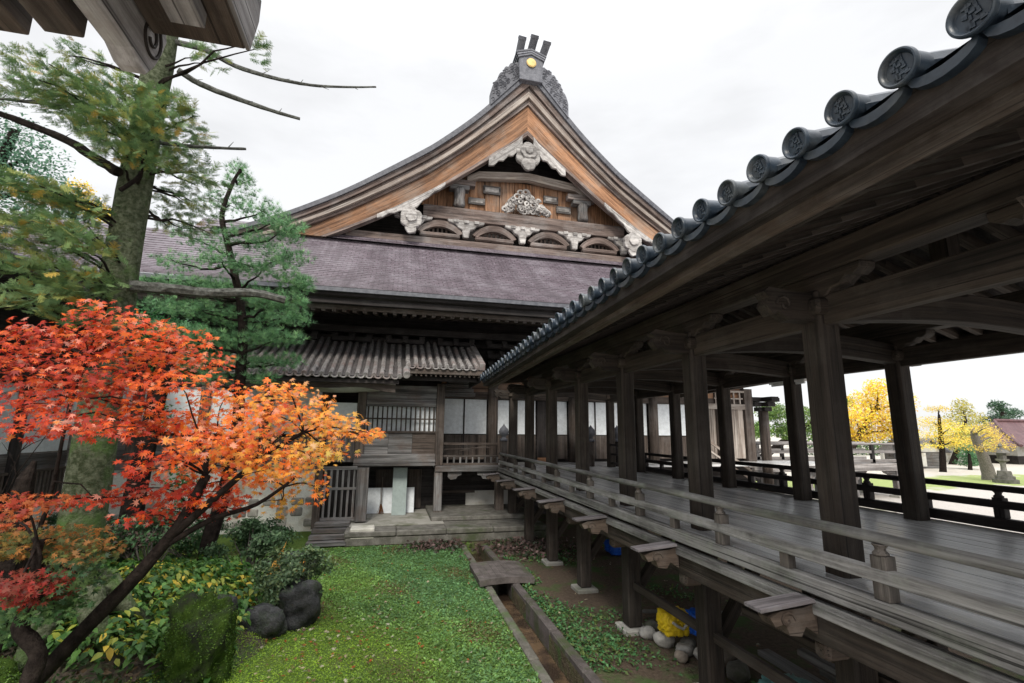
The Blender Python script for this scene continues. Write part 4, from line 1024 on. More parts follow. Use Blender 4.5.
o = scatter('lawn_clover', LEAF, *OVAL, np.stack([xx, yy, np.array([gz(a, b) for a, b in zip(xx, yy)])+.005+.03*RNG.random(n)], 1), up_normals(n, .45), np.where(f[:, 0] < .45, .027, .046)*RNG.uniform(.5, 1.5, n), col, at=(0, 11, 0), cj=.2)
tag(o, 'short mossy clover lawn between the garden bed and the drain', 'lawn', kind='stuff')
n = 26000; yy = 5.5+10.3*RNG.random(n); xx = 3.12+5.4*RNG.random(n)**1.6
d = np.sin(xx*1.9+yy*.8)+np.sin(yy*1.35-xx)+.6*np.sin(yy*3.1+xx*2.3); k = (d+RNG.normal(0, .55, n) > .85+.35*(xx-3.1)) | ((xx < 3.6) & (RNG.random(n) < .5)) & (d > -.6); xx, yy = xx[k], yy[k]; n = len(xx)
o = scatter('clover_patches', LEAF, *OVAL, np.stack([xx, yy, .01+.05*RNG.random(n)], 1), up_normals(n, .5), .075*RNG.uniform(.7, 1.3, n), colmix([(.07, .19, .07), (.11, .25, .09), (.12, .17, .05)], n), at=(5, 10, 0), cj=.2)
tag(o, 'patchy low clover on the bare soil beside the drain', 'ground cover', kind='stuff')
n = 900; xx = -3+12*RNG.random(n); yy = 7+9*RNG.random(n); k = (xx < 2.2) | (xx > 3.1) & (RNG.random(n) < .6); k &= lawn_mask(xx, yy); xx, yy = xx[k], yy[k]; n = len(xx)
k2 = RNG.random(n) < .4; xx[k2] = RNG.normal(-.7, .7, k2.sum()); yy[k2] = RNG.normal(9.2, 1.0, k2.sum())
o = scatter('fallen_leaves', MAPLE, *ML, np.stack([xx, yy, np.full(n, .05)], 1), up_normals(n, .35), .045*RNG.uniform(.6, 1.3, n), colmix([(.50, .40, .28), (.30, .12, .05), (.45, .09, .03), (.20, .12, .07), (.55, .50, .38)], n), at=(0, 9, 0))
tag(o, 'scattered dry fallen leaves on the lawn', 'fallen leaves', kind='stuff')
# dark leaf litter heap by the platform
n = 1600; xx = np.concatenate([RNG.normal(1.5, .45, 600), RNG.normal(4.2, .7, 1000)]); yy = np.concatenate([RNG.normal(15.6, .25, 600), RNG.normal(14.9, .6, 1000)])
o = scatter('leaf_litter', LEAF, *OVAL, np.stack([xx, yy, .03+.1*RNG.random(n)], 1), up_normals(n, .8), .14, colmix([(.07, .05, .045), (.12, .08, .07), (.20, .13, .12), (.05, .07, .04)], n), at=(3, 15, 0))
tag(o, 'dark leaf litter heaped near the platform and drain head', 'leaf litter', kind='stuff')
# low plants in the garden bed
pts, cols = [], []
for i in range(620):
    x, y = random.uniform(-5.8, -2.2), random.uniform(8.2, 12.6)
    if mound_z(x, y) < 0: continue
    ye_ = math.exp(-((x+3.6)/1.0)**2-((y-10.4)/1.1)**2); c = [(.05, .13, .03), (.09, .20, .04), (.30, .34, .05), (.62, .46, .06)]
    w_ = np.array([.55-.35*ye_, .35-.05*ye_, .08+.22*ye_, .02+.18*ye_]); ci = RNG.choice(4, p=w_/w_.sum())
    for q in range(9):
        a = random.uniform(0, 6.28); r = random.uniform(.03, .2); pts.append((x+r*math.cos(a), y+r*math.sin(a), gz(x, y)+random.uniform(.12, .38), math.cos(a), math.sin(a))); cols.append(c[ci])
P = np.array(pts); nn = up_normals(len(P), .3)+np.stack([P[:, 3], P[:, 4], np.zeros(len(P))], 1)*.5
o = scatter('bed_plants', LEAF, *HOSTA, P[:, :3], nn, .135*RNG.uniform(.6, 1.25, len(P)), cols, at=(-4, 10, 0), fwd=np.stack([P[:, 3], P[:, 4], -.2+0*P[:, 3]], 1))
tag(o, 'yellowing broad-leaved plants covering the garden bed around the trunks', 'bed plants', kind='stuff')
n = 9000; xx = -8.5+6.2*RNG.random(n); yy = 6.4+7*RNG.random(n); zz = np.array([mound_z(a, b) for a, b in zip(xx, yy)]); k = zz > 0; xx, yy, zz = xx[k], yy[k], zz[k]; n = len(xx)
o = scatter('bed_moss', LEAF, *OVAL, np.stack([xx, yy, zz+.03+.10*RNG.random(n)], 1), up_normals(n, .8), .11*RNG.uniform(.6, 1.4, n), colmix([(.03, .075, .02), (.045, .10, .025), (.05, .06, .025), (.09, .06, .03)], n), at=(-5, 10, 0))
tag(o, 'dark moss and low leaves carpeting the garden mound', 'ground cover', kind='stuff')

def shrub(lab, c, r, n, cols, size, tmpl=OVAL, mat=None, nm='shrub', spread=1.0, stems=7):
    t = thing(nm, lab, 'shrub', (c[0], c[1], gz(c[0], c[1])))
    c = Vector(c); mb = MB(); P = []
    per = max(1, n//(stems*3))
    for i in range(stems*3):
        d = Vector((random.gauss(0, 1), random.gauss(0, 1), random.gauss(.2, .8))).normalized()*random.uniform(.55, .95)
        q = c+Vector((d.x*r[0], d.y*r[1], d.z*r[2])); P.append(pad_points(per, q, r[0]*.30, r[1]*.30, r[2]*.26))
        limb(mb, (c.x+random.uniform(-.05, .05), c.y, gz(c.x, c.y)-.05), q, .02, .006, .05, 5, 4)
    P = np.concatenate(P); m_ = len(P); nn = (P-np.array(c))/np.array(r)+RNG.normal(0, .6, (m_, 3))+np.array([0, 0, .6])
    scatter('foliage', mat or LEAF, *tmpl, P, nn, size*RNG.uniform(.7, 1.3, m_), colmix(cols, m_), t, wp(t))
    mb.build('stems', BARKG, t)
    return t
shrub('rounded grey-green shrub beside the black rock at the lawn edge', (-1.72, 10.6, .75), (.72, .6, .55), 3800, [(.10, .17, .085), (.15, .23, .12), (.07, .12, .05), (.20, .27, .12)], .075)
shrub('dark green shrub behind the yellow plants below the pine', (-3.0, 13.0, .95), (.95, .6, .55), 3000, [(.06, .12, .055), (.10, .17, .08), (.04, .08, .035)], .09)
shrub('dark leafy shrub right of the mossy trunk base', (-4.6, 12.0, 1.25), (1.0, .7, .6), 2800, [(.04, .10, .04), (.06, .13, .05), (.09, .06, .05)], .09)
shrub('glossy green shrub left of the mossy trunk', (-6.3, 10.3, 1.3), (.8, .7, .6), 2600, [(.05, .12, .05), (.08, .16, .06)], .09)
shrub('low dark shrub along the plaster foundation near the wooden steps', (-3.4, 15.9, .45), (.9, .6, .5), 2200, [(.05, .11, .05), (.08, .15, .07), (.04, .08, .03)], .10)
shrub('dark shrub along the plaster foundation below the maple', (-5.3, 15.8, .55), (1.1, .6, .6), 2400, [(.04, .10, .04), (.07, .14, .06)], .10)
shrub('dark shrub at the foundation behind the thick mossy trunk', (-7.6, 15.4, .7), (1.2, .7, .75), 2400, [(.04, .09, .04), (.06, .12, .05)], .10)
# withered plant with two orange upright leaves
t = thing('withered_plant', 'withered plant with two upright orange leaves beside the lawn shrub', 'plant', (-2.3, 11.7, 0))
for px, x1, h in ((0, .35, 1.05), (.45, .35, .9)):
    mb = MB(); A_ = []; B_ = []
    for k in range(9):
        q = k/8; wd = .13*math.sin(math.pi*min(1, q*.8+.2))*(1-q**3); cx = -2.35+px+x1*q; z = .1+h*q; A_.append((cx-wd, z)); B_.append((cx+wd, z))
    mb.strip(A_, B_, FX, 11.7+px*.2, 11.72+px*.2); mb.build('leaf', plain('orange_leaf%d' % int(px*10), (.62, .33, .07), .6), t)

# ---- the tall mossy fir
fir = thing('fir_tree', 'tall fir with thick mossy trunk and dead broken branches', 'tree', (-4.42, 9.0, gz(-4.42, 9)))
mb = MB(); pth = grow(mb, [(-4.45, 9, .0), (-4.43, 9, .5), (-4.42, 9, 2.5), (-4.45, 9, 5.5), (-4.42, 9, 8), (-4.36, 9, 10.5), (-4.36, 9, 13)], .325, .195, 22, .05)
for a in range(7):
    an = a*.9+.3; mb.tube([(-4.45+.40*math.cos(an), 9+.40*math.sin(an), gz(-4.45, 9)+.55), (-4.45+.7*math.cos(an), 9+.7*math.sin(an), gz(-4.45, 9)+.1), (-4.45+1.1*math.cos(an), 9+1.1*math.sin(an), gz(-4.45, 9)-.2)], [.2, .16, .06], 8)
trk = mb.build('trunk', BARKF, fir, smooth=True)
def deadbranch(pxs, d, r0, r1, mat=None):
    pts = [at(px, py, 1, d+.15*i) for i, (px, py) in enumerate(pxs)]; mb = MB(); o_ = grow(mb, pts, r0, r1, 7, .12)
    for k in range(3, len(o_)-1, 2):
        if random.random() < .6: mb.tube([o_[k], o_[k]+Vector((random.uniform(.03, .2), 0, random.uniform(-.05, .16)))], [.012, .004], 4)
    mb.build('dead_branch', mat or BARKL, fir)
deadbranch([(178, 70), (200, 84), (235, 98), (270, 110), (300, 119)], 9, .06, .03)
deadbranch([(175, 42), (205, 50), (235, 66), (270, 77), (310, 85), (345, 87), (376, 87)], 9, .055, .018)
deadbranch([(150, 142), (190, 146), (220, 148), (246, 149)], 9, .035, .025)
deadbranch([(130, 286), (170, 289), (215, 293), (255, 293), (285, 300)], 8.8, .10, .07)
deadbranch([(118, 172), (95, 158), (70, 142), (35, 127), (-5, 112)], 8.7, .085, .05, BARKD)
deadbranch([(120, 190), (140, 175), (143, 150), (138, 120), (122, 95), (120, 75)], 8.45, .035, .012, BARKD)
deadbranch([(90, 108), (60, 105), (30, 102), (-4, 98)], 8.7, .035, .022)
deadbranch([(105, 305), (80, 285), (50, 262), (20, 245)], 8.6, .035, .015)
cl_ = [(20, 92, 40, 10, 60), (45, 72, 30, 8, 40), (70, 92, 35, 10, 70), (85, 60, 18, 12, 30), (105, 98, 30, 10, 60), (90, 118, 35, 9, 60), (140, 98, 26, 9, 50), (135, 122, 38, 9, 80), (150, 142, 40, 9, 80), (105, 135, 30, 9, 50), (130, 158, 36, 9, 60), (178, 112, 20, 9, 35), (190, 135, 18, 8, 25), (178, 165, 30, 8, 50), (198, 180, 26, 8, 35), (205, 60, 24, 6, 18), (255, 50, 8, 12, 10),
       (25, 190, 38, 9, 70), (65, 200, 35, 8, 70), (20, 222, 40, 9, 70), (65, 232, 40, 8, 70), (88, 212, 18, 8, 35), (85, 250, 22, 8, 40), (45, 268, 45, 8, 70), (65, 295, 38, 9, 70), (25, 300, 28, 7, 35), (75, 318, 26, 7, 35), (172, 195, 22, 9, 35), (165, 218, 18, 10, 25), (190, 225, 24, 8, 25), (200, 205, 22, 7, 20), (30, 245, 40, 7, 50), (90, 278, 20, 7, 30)]
P, C, NRM, FW = [], [], [], []; mb = MB()
for px, py, rx, rz_, n in cl_:
    d = 9+(random.uniform(-1.3, .6) if py < 170 or px < 95 else random.uniform(.5, 1.2)); c = at(px, py, 1, d); s_ = d*1.05/487; n = int(n*2.6)
    q = pad_points(n, c, rx*s_, .5, rz_*s_); P.append(q); tr_ = np.array([-4.42, 9, c.z-.2]); dv = q-tr_; dv /= np.linalg.norm(dv, axis=1)[:, None]
    FW.append(dv+RNG.normal(0, .45, (n, 3))); NRM.append(up_normals(n, .55)); C.append(colmix([(.13, .23, .095), (.19, .29, .11), (.30, .33, .10), (.46, .32, .07)], n, [.46, .32, .17, .05]))
    mb = MB()
    for _ in range(2):
        e_ = c+Vector((random.uniform(-.6, .6)*rx*s_, random.uniform(-.3, .3), random.uniform(-.4, .4)*rz_*s_)); limb(mb, (-4.42, 9, c.z-.2), e_, .028, .008, .06, 5, 6)
    mb.build('bough', BARKD, fir)
scatter('crown', NEEDLE, *FS, np.concatenate(P), np.concatenate(NRM), .185*RNG.uniform(.6, 1.35, sum(len(a) for a in P)), np.concatenate(C), fir, wp(fir), np.concatenate(FW))
# broken stub beside the trunk
tag(MB().tube([(-5.0, 8.6, .4), (-5.02, 8.6, 2.1), (-4.98, 8.6, 2.75), (-4.93, 8.62, 3.0)], [.17, .15, .10, .03], 12, wob=.15).build('tree_stump', BARKD), 'dark broken stump standing against the left side of the mossy trunk', 'stump')
tag(grow_o := MB().tube([(-5.5, 13.0, 0), (-5.45, 13, 2), (-5.3, 13, 4), (-5.1, 13, 5.6)], [.26, .22, .18, .14], 12, wob=.06).build('thin_trunk', BARKD), 'dark bare trunk right behind the thick mossy trunk', 'tree trunk')

# ---- red and orange maple
map_ = thing('maple_tree', 'leaning japanese maple with red to orange autumn leaves', 'maple tree', (-4.0, 6.9, 0))
mb = MB(); mp_path = grow(mb, [(-4.35, 6.9, 0), (-3.85, 6.7, .45), (-3.43, 6.6, .9), (-3.03, 6.6, 1.4), (-2.6, 6.6, 1.93), (-2.29, 6.6, 2.4), (-2.05, 6.55, 2.95)], .105, .05, 10, .06)
st2 = grow(mb, [(-3.9, 6.75, .4), (-3.95, 6.9, 1.4), (-3.75, 6.9, 2.6), (-3.65, 6.8, 3.6), (-3.5, 6.7, 4.3)], .035, .012, 8, .06)
grow(mb, [(-2.35, 6.6, 2.28), (-1.9, 6.5, 2.72), (-1.45, 6.4, 3.15), (-1.0, 6.3, 3.45)], .05, .02, 7, .05)
grow(mb, [(-2.45, 6.6, 2.15), (-1.95, 6.6, 2.45), (-1.5, 6.6, 2.6), (-1.1, 6.6, 2.9)], .04, .015, 7, .05)
MC = [(15, 355, 30, 14, .08, 80), (45, 390, 40, 14, .1, 120), (95, 350, 40, 14, .2, 120), (100, 388, 40, 12, .15, 110), (65, 425, 35, 10, .1, 80), (100, 430, 35, 9, .12, 80), (160, 360, 40, 12, .3, 120), (215, 440, 40, 12, .42, 120), (175, 425, 35, 10, .3, 90), (230, 455, 40, 12, .5, 110), (270, 470, 35, 10, .62, 90), (160, 460, 30, 8, .2, 60), (190, 495, 40, 9, .12, 90), (220, 500, 25, 8, .15, 60), (145, 515, 22, 6, .04, 40), (270, 415, 40, 12, .55, 110), (330, 420, 30, 9, .7, 80), (325, 450, 30, 9, .72, 70), (15, 338, 32, 16, .12, 90), (50, 345, 38, 18, .1, 130), (105, 316, 30, 14, .22, 110), (85, 338, 35, 16, .15, 120), (130, 343, 42, 18, .25, 150), (172, 342, 38, 14, .3, 120), (205, 360, 24, 10, .3, 60), (25, 375, 40, 18, .1, 130), (75, 372, 45, 18, .12, 150), (130, 376, 42, 18, .2, 150), (180, 384, 45, 12, .32, 120), (22, 405, 34, 14, .1, 90), (60, 405, 28, 12, .1, 60), (120, 405, 30, 13, .12, 90), (160, 412, 42, 13, .3, 120), (225, 398, 30, 10, .5, 70), (255, 402, 42, 14, .55, 130), (300, 402, 35, 12, .66, 110), (285, 388, 25, 7, .6, 50), (240, 428, 50, 15, .5, 170), (298, 428, 45, 15, .72, 160), (345, 432, 33, 12, .68, 100), (374, 434, 13, 5, .55, 25), (190, 438, 48, 14, .35, 140), (255, 455, 48, 13, .6, 140), (308, 455, 30, 13, .8, 90), (300, 478, 24, 12, .75, 70), (282, 500, 16, 14, .82, 40), (318, 490, 10, 12, .6, 25), (205, 465, 38, 11, .4, 90), (135, 424, 30, 8, .1, 50), (120, 498, 30, 7, .04, 45), (165, 488, 38, 9, .05, 80), (95, 500, 22, 6, .03, 25), (180, 512, 32, 9, .03, 55), (235, 510, 12, 9, .2, 20), (225, 480, 35, 9, .35, 70), (140, 470, 18, 6, .06, 25), (258, 482, 25, 9, .6, 50), (20, 430, 25, 8, .08, 35), (150, 325, 20, 7, .3, 40)]
pal = np.array([(.40, .028, .012), (.62, .075, .014), (.76, .15, .018), (.80, .26, .03), (.78, .40, .06), (.52, .38, .07)])
P, C, NRM = [], [], []
mb2 = MB()
for px, py, rx, rz_, t_, n in MC:
    d = 6.6+random.uniform(-.8, .7); c = at(px, py, 1, d); s_ = d*1.04/487; n = int(n*1.3)
    q = pad_points(n, c, rx*s_*1.05, .42, rz_*s_*1.1); P.append(q)
    NRM.append(up_normals(n, .45)+np.array([.1, -.75, 0])); ti = np.clip(t_*5+RNG.normal(0, .75, n), 0, 4.99)
    lo = ti.astype(int); fr = (ti-lo)[:, None]; cc = pal[lo]*(1-fr)+pal[np.minimum(lo+1, 5)]*fr; pk = RNG.random(n) < .12; cc[pk] = cc[pk]*.5+np.array([.34, .21, .16]); C.append(cc)
    src = min(mp_path[8:]+st2[6:]+[Vector((-1.5, 6.45, 3.1)), Vector((-1.0, 6.3, 3.45)), Vector((-1.2, 6.6, 2.8))], key=lambda v: (v-c).length)
    limb(mb2, src, c, .007+.007*(src-c).length, .005, .10, 5, 5)
    for _ in range(2): limb(mb2, c, c+Vector((random.uniform(-1, 1)*rx*s_, random.uniform(-.2, .2), random.uniform(-.6, .6)*rz_*s_)), .007, .003, .05, 4, 3)
mtr = mb.build('trunk', BARKD, map_, smooth=True); mb2.build('branches', BARKD, map_)
scatter('crown', MAPLE, *ML, np.concatenate(P), np.concatenate(NRM), 0.053*RNG.uniform(.6, 1.35, sum(len(a) for a in P)), np.concatenate(C), map_, wp(map_), np.concatenate([RNG.normal(0, 1, (len(a), 3))+np.array([0, 0, -.8]) for a in P]), cj=.18)

# ---- twisted little maple at the lower left
sm = thing('small_maple', 'small twisted maple with olive green and crimson leaves at the lower left', 'maple tree', (-4.2, 6.6, 0))
mb = MB(); tp = grow(mb, [at(22, 700, 1, 6.2), at(38, 655, 1, 6.2), at(20, 625, 1, 6.25), at(40, 590, 1, 6.2), at(36, 560, 1, 6.2), at(40, 540, 1, 6.2)], .085, .04, 9, .12)
P, C = [], []
for px, py, rx, rz_, cs, n in ((15, 545, 35, 12, [(.16, .17, .05), (.30, .20, .05)], 300), (55, 540, 40, 12, [(.13, .15, .05), (.45, .20, .05)], 340), (85, 552, 25, 9, [(.14, .17, .05), (.35, .18, .06)], 150), (20, 585, 28, 9, [(.34, .04, .03), (.22, .05, .03)], 240), (45, 592, 24, 7, [(.42, .045, .03), (.2, .05, .03)], 160), (12, 615, 22, 20, [(.06, .13, .05), (.10, .18, .06)], 300), (55, 608, 24, 8, [(.06, .14, .05), (.10, .18, .06)], 200), (80, 575, 25, 14, [(.05, .11, .05), (.09, .15, .05)], 220), (25, 505, 30, 9, [(.42, .06, .03), (.5, .14, .04)], 160), (10, 525, 22, 9, [(.50, .10, .03), (.3, .12, .04)], 110)):
    c = at(px, py, 1, 6.3+random.uniform(-.4, .6)); s_ = 6.4*1.05/487; P.append(pad_points(n, c, rx*s_, .4, rz_*s_)); C.append(colmix(cs, n)); limb(mb, tp[-random.randint(1, 8)], c, .02, .006, .1, 5, 4)
mb.build('trunk', BARKD, sm, smooth=True); n = sum(len(a) for a in P)
scatter('crown', MAPLE, *ML, np.concatenate(P), up_normals(n, .5)+np.array([.1, -.5, 0]), .05*RNG.uniform(.7, 1.3, n), np.concatenate(C), sm, wp(sm))
# bare twiggy shrub against the white wall
tw = MB()
for i in range(8):
    b = Vector((-6.15+random.uniform(-.3, .3), 8.9, .5)); p_ = [b]
    dx = random.uniform(-.42, .42)
    for k in range(6): p_.append(p_[-1]+Vector((dx*random.uniform(.5, 1.3), random.uniform(-.1, .1), random.uniform(.45, .62))))
    tw.tube(p_, [.020, .017, .014, .011, .008, .006, .003], 5)
    for k in range(2, 6):
        for _ in range(2):
            q = p_[k]; e_ = q+Vector((random.uniform(-.5, .5), random.uniform(-.2, .2), random.uniform(.1, .55))); limb(tw, q, e_, .007, .002, .12, 4, 4)
tag(tw.build('bare_shrub', BARKD), 'leafless twiggy shrub in front of the white wall at the far left', 'shrub')

# ---- pine in front of the hall
pine = thing('pine_tree', 'slender green pine standing between the mossy trunk and the tiled porch', 'pine tree', (-4.05, 13.4, 0))
pt = lambda px, py, d=13.4: at(px, py, 1, d)
mb = MB(); pp = grow(mb, [pt(204, 585), pt(208, 545), pt(222, 500), pt(236, 440), pt(240, 380), pt(243, 330), pt(238, 290), pt(228, 245), pt(222, 215), pt(232, 185), pt(240, 170)], .19, .03, 10, .06)
P, C, NRM = [], [], []
for px, py, rx, rz_, n in [(240, 172, 9, 9, 60), (240, 185, 16, 12, 70), (228, 205, 26, 8, 80), (262, 212, 22, 9, 90), (290, 232, 15, 12, 90), (278, 222, 16, 9, 60), (200, 240, 26, 7, 70), (250, 240, 32, 9, 130), (285, 258, 26, 9, 120), (222, 262, 30, 8, 100), (175, 262, 22, 7, 50), (262, 270, 32, 9, 120), (298, 285, 18, 9, 100), (190, 285, 30, 8, 90), (235, 290, 34, 9, 130), (275, 302, 30, 9, 130), (292, 318, 22, 8, 90), (200, 310, 34, 9, 120), (245, 320, 34, 9, 130), (165, 305, 25, 8, 60), (180, 333, 34, 9, 110), (225, 342, 32, 9, 120), (275, 338, 28, 9, 120), (200, 362, 30, 9, 90), (250, 362, 28, 9, 100), (285, 362, 18, 8, 60), (215, 380, 25, 7, 50), (262, 380, 16, 6, 40), (150, 285, 14, 6, 30)]:
    d = 13.4+random.uniform(-1.1, 1.0); c = pt(px, py, d); s_ = d*1.03/487; n = int(n*(1.5 if py < 275 and px > 195 else 1.9)); q = pad_points(n, c, rx*s_, .7, rz_*s_); P.append(q)
    NRM.append(up_normals(n, .4)); C.append(colmix([(.14, .30, .14), (.20, .40, .19), (.25, .45, .20), (.09, .20, .09)], n))
    src = min(pp, key=lambda v: abs(v.z-(c.z-.25))); limb(mb, src, c, .045, .012, -.05, 5, 6)
    for _ in range(3): limb(mb, c, c+Vector((random.uniform(-1, 1)*rx*s_, random.uniform(-.5, .5), random.uniform(-.3, .6)*rz_*s_)), .012, .005, .05, 4, 3)
mb.build('trunk', BARKD, pine, smooth=True); n = sum(len(a) for a in P)
V_ = np.concatenate(P); UP = up_normals(n, .55)
scatter('crown', NEEDLE, *PT, V_, RNG.normal(0, 1, (n, 3)), .17*RNG.uniform(.7, 1.2, n), np.concatenate(C), pine, wp(pine), UP)

# ---- trees far behind
def leaf_tree(nm, lab, base, clusters, dep, cols, size, trunk_top=None, r=.3, dens=1.0, tm=OVAL, mat=LEAF, group=None, bark=BARKD):
    base = Vector(base); t = thing(nm, lab, 'tree', base, group); mb = MB()
    s_ = dep/487*1.0; top = trunk_top or base+Vector((0, 0, 4)); pth = grow(mb, [base-Vector((0, 0, .2)), base.lerp(top, .35)+Vector((r*.3, 0, 0)), base.lerp(top, .7), top], r, r*.35, 9, .08)
    P, C = [], []
    for px, py, rx, rz_, n in clusters:
        d = base.y+random.uniform(-.05, .05)*dep*.4; c = at(px, py, 1, d); n = int(n*dens*(4.2 if dep > 40 else 1.6))
        P.append(pad_points(n, c, rx*s_, rx*s_*.8, rz_*s_)); C.append(colmix(cols, n)*(1+RNG.normal(0, .1)))
        src = min(pth, key=lambda v: abs(v.z-(c.z-rz_*s_))); limb(mb, src, c, r*.28, r*.06, .05, 5, 5)
    n = sum(len(a) for a in P); mb.build('trunk', bark, t, smooth=True)
    scatter('crown', mat, *tm, np.concatenate(P), up_normals(n, .8)+np.array([-.2, -.6, 0]), size*(.62 if dep > 40 else .75)*RNG.uniform(.6, 1.35, n), np.concatenate(C), t, base)
    return t
YC = [(.88, .62, .04), (.92, .70, .10), (.80, .52, .04), (.70, .62, .12)]; GC_ = [(.10, .20, .05), (.16, .27, .07), (.24, .33, .10)]; DG = [(.05, .11, .06), (.08, .15, .08), (.035, .08, .05)]
def gp(px, py): return at(px, py, 2, 0)
leaf_tree('ginkgo_tree', 'big golden ginkgo with rusty top seen between the right-hand walkway posts', (47, 44, 0), [(870, 402, 22, 12, 420), (855, 418, 20, 12, 420), (888, 418, 22, 12, 420), (905, 402, 12, 10, 160), (868, 434, 26, 7, 380), (878, 388, 14, 8, 200), (900, 430, 16, 9, 240), (850, 437, 14, 6, 150)], 62, YC+[(.50, .26, .06)], .42, at(878, 405, 1, 44), .45)
leaf_tree('yellow_tree', 'yellow tree with flat tiers and straight dark trunk on the sunlit yard', gp(943, 472), [(938, 409, 12, 3, 120), (932, 422, 17, 5, 220), (950, 428, 19, 5, 220), (935, 436, 20, 5, 220), (955, 442, 14, 4, 130), (930, 446, 12, 3, 70)], 60, YC, .20, at(939, 415, 1, gp(943, 472).y), .3)
leaf_tree('olive_tree', 'feathery olive-yellow tree behind the tiered yellow tree', (66, 46, 0), [(962, 408, 9, 8, 130), (965, 420, 18, 8, 260), (955, 432, 18, 8, 230), (978, 434, 15, 9, 220), (966, 444, 24, 7, 260)], 78, [(.45, .40, .08), (.38, .40, .12), (.55, .47, .10)], .42, at(966, 420, 1, 46), .4)
tb = gp(990, 480)
leaf_tree('pruned_tree', 'thick leaning trunk with sparse orange-yellow leaves left of the stone lantern', tb, [(990, 434, 8, 4, 60), (986, 428, 9, 4, 60), (996, 437, 12, 4, 100), (978, 440, 16, 4, 110), (1003, 446, 9, 4, 70), (985, 448, 18, 3, 110), (972, 430, 6, 3, 30)], 54, [(.86, .62, .10), (.90, .70, .18), (.78, .50, .08)], .17, at(972, 428, 1, tb.y), .5, bark=BARKG)
leaf_tree('conifer', 'dark green layered conifer above the red-roofed house', (83, 52, 0), [(998, 406, 7, 4, 130), (1008, 413, 14, 4, 220), (996, 420, 12, 4, 200), (1010, 426, 13, 5, 220), (1000, 434, 12, 4, 160)], 95, DG, .5, at(1003, 405, 1, 52), .4)
leaf_tree('small_conifer', 'small round green conifer on the gravel under the yellow trees', gp(970, 470), [(968, 449, 6, 4, 120), (968, 456, 9, 4, 160), (969, 463, 11, 3, 160)], 62, [(.08, .20, .09), (.12, .27, .12)], .3, at(969, 450, 1, gp(970, 470).y), .2)
leaf_tree('broad_tree', 'light green broadleaf tree beyond the right corner of the hall', (34, 50, 0), [(772, 412, 16, 10, 500), (760, 430, 14, 9, 400), (785, 430, 14, 9, 400), (800, 415, 14, 10, 360)], 60, GC_, .42, at(778, 412, 1, 50), .5, group='green trees beyond the hall')
leaf_tree('broad_tree', 'green broadleaf tree left of the golden ginkgo', (43, 52, 0), [(825, 408, 15, 10, 400), (835, 425, 18, 10, 450), (815, 430, 14, 8, 350), (848, 402, 8, 6, 120)], 64, GC_, .42, at(828, 410, 1, 52), .5, group='green trees beyond the hall')
leaf_tree('cedar', 'blue-green cedar rising behind the side wing roof', (-21, 26, 0), [(10, 135, 25, 20, 500), (30, 160, 30, 18, 600), (5, 180, 35, 20, 600), (45, 190, 26, 14, 420), (15, 215, 45, 14, 600), (55, 215, 25, 10, 300), (-20, 150, 30, 40, 600)], 30, [(.11, .23, .15), (.16, .30, .20), (.07, .16, .10)], .24, at(15, 130, 1, 26), .5)
leaf_tree('yellow_tree', 'yellow tree top peeping past the blue-green cedar', (-18, 29, 0), [(78, 190, 12, 8, 220), (85, 205, 18, 8, 300), (100, 215, 14, 8, 200)], 32, YC, .25, at(80, 195, 1, 29), .3)
leaf_tree('evergreen', 'glossy dark evergreen behind the red maple beside the pine', (-6.2, 15.0, 0), [(150, 325, 22, 14, 420), (180, 335, 25, 12, 420), (150, 345, 25, 12, 350), (205, 345, 25, 12, 350), (130, 320, 15, 12, 200), (190, 365, 30, 10, 350), (160, 420, 16, 14, 200), (185, 480, 14, 20, 200)], 17.5, [(.02, .10, .03), (.03, .15, .04), (.05, .19, .06)], .16, at(160, 320, 1, 15), .14)
# hedge line
n = 7000; a = RNG.random(n); P0, P1 = gp(800, 455), gp(1060, 455); hp = np.array(P0)+a[:, None]*(np.array(P1)-np.array(P0)); hp = hp*1.0; hp[:, 1] += RNG.normal(0, 1.2, n); hp[:, 2] = RNG.random(n)*2.6*(1+.3*np.sin(a*40))
o = scatter('far_shrubs', LEAF, *OVAL, hp, up_normals(n, .9), .5, colmix(GC_+DG, n), at=tuple(P0)); tag(o, 'distant band of green shrubs along the far edge of the yard', 'shrubs', kind='stuff')

# ================================================================== FAR RIGHT BACKGROUND
# second raised bridge by the hall corner
b2 = thing('raised_bridge', 'pale weathered raised bridge with railings beyond the far rail', 'bridge', (24, 23.4, 0))
MB().box(17.2, 29.0, 22.2, 25.2, 1.72, 1.84).build('deck', WY, b2); MB().box(17.2, 29.0, 22.1, 22.25, 1.5, 1.90).build('deck_edge', WX, b2)
for yy_, z in ((22.25, 0), (25.1, 0)):
    r_ = MB().tube([(17.2, yy_, 2.95), (29.0, yy_, 2.95)], .07, 10).build('railing', WX, b2); MB().box(17.2, 29.0, yy_-.06, yy_+.06, 2.45, 2.6).build('middle_rail', WX, r_); MB().box(17.2, 29.0, yy_-.07, yy_+.07, 1.95, 2.12).build('bottom_rail', WX, r_)
    for i in range(7): MB().box(17.6+i*1.7, 17.8+i*1.7, yy_-.07, yy_+.07, 1.9, 2.9).build('rail_post', WH if i % 2 else WY, r_)
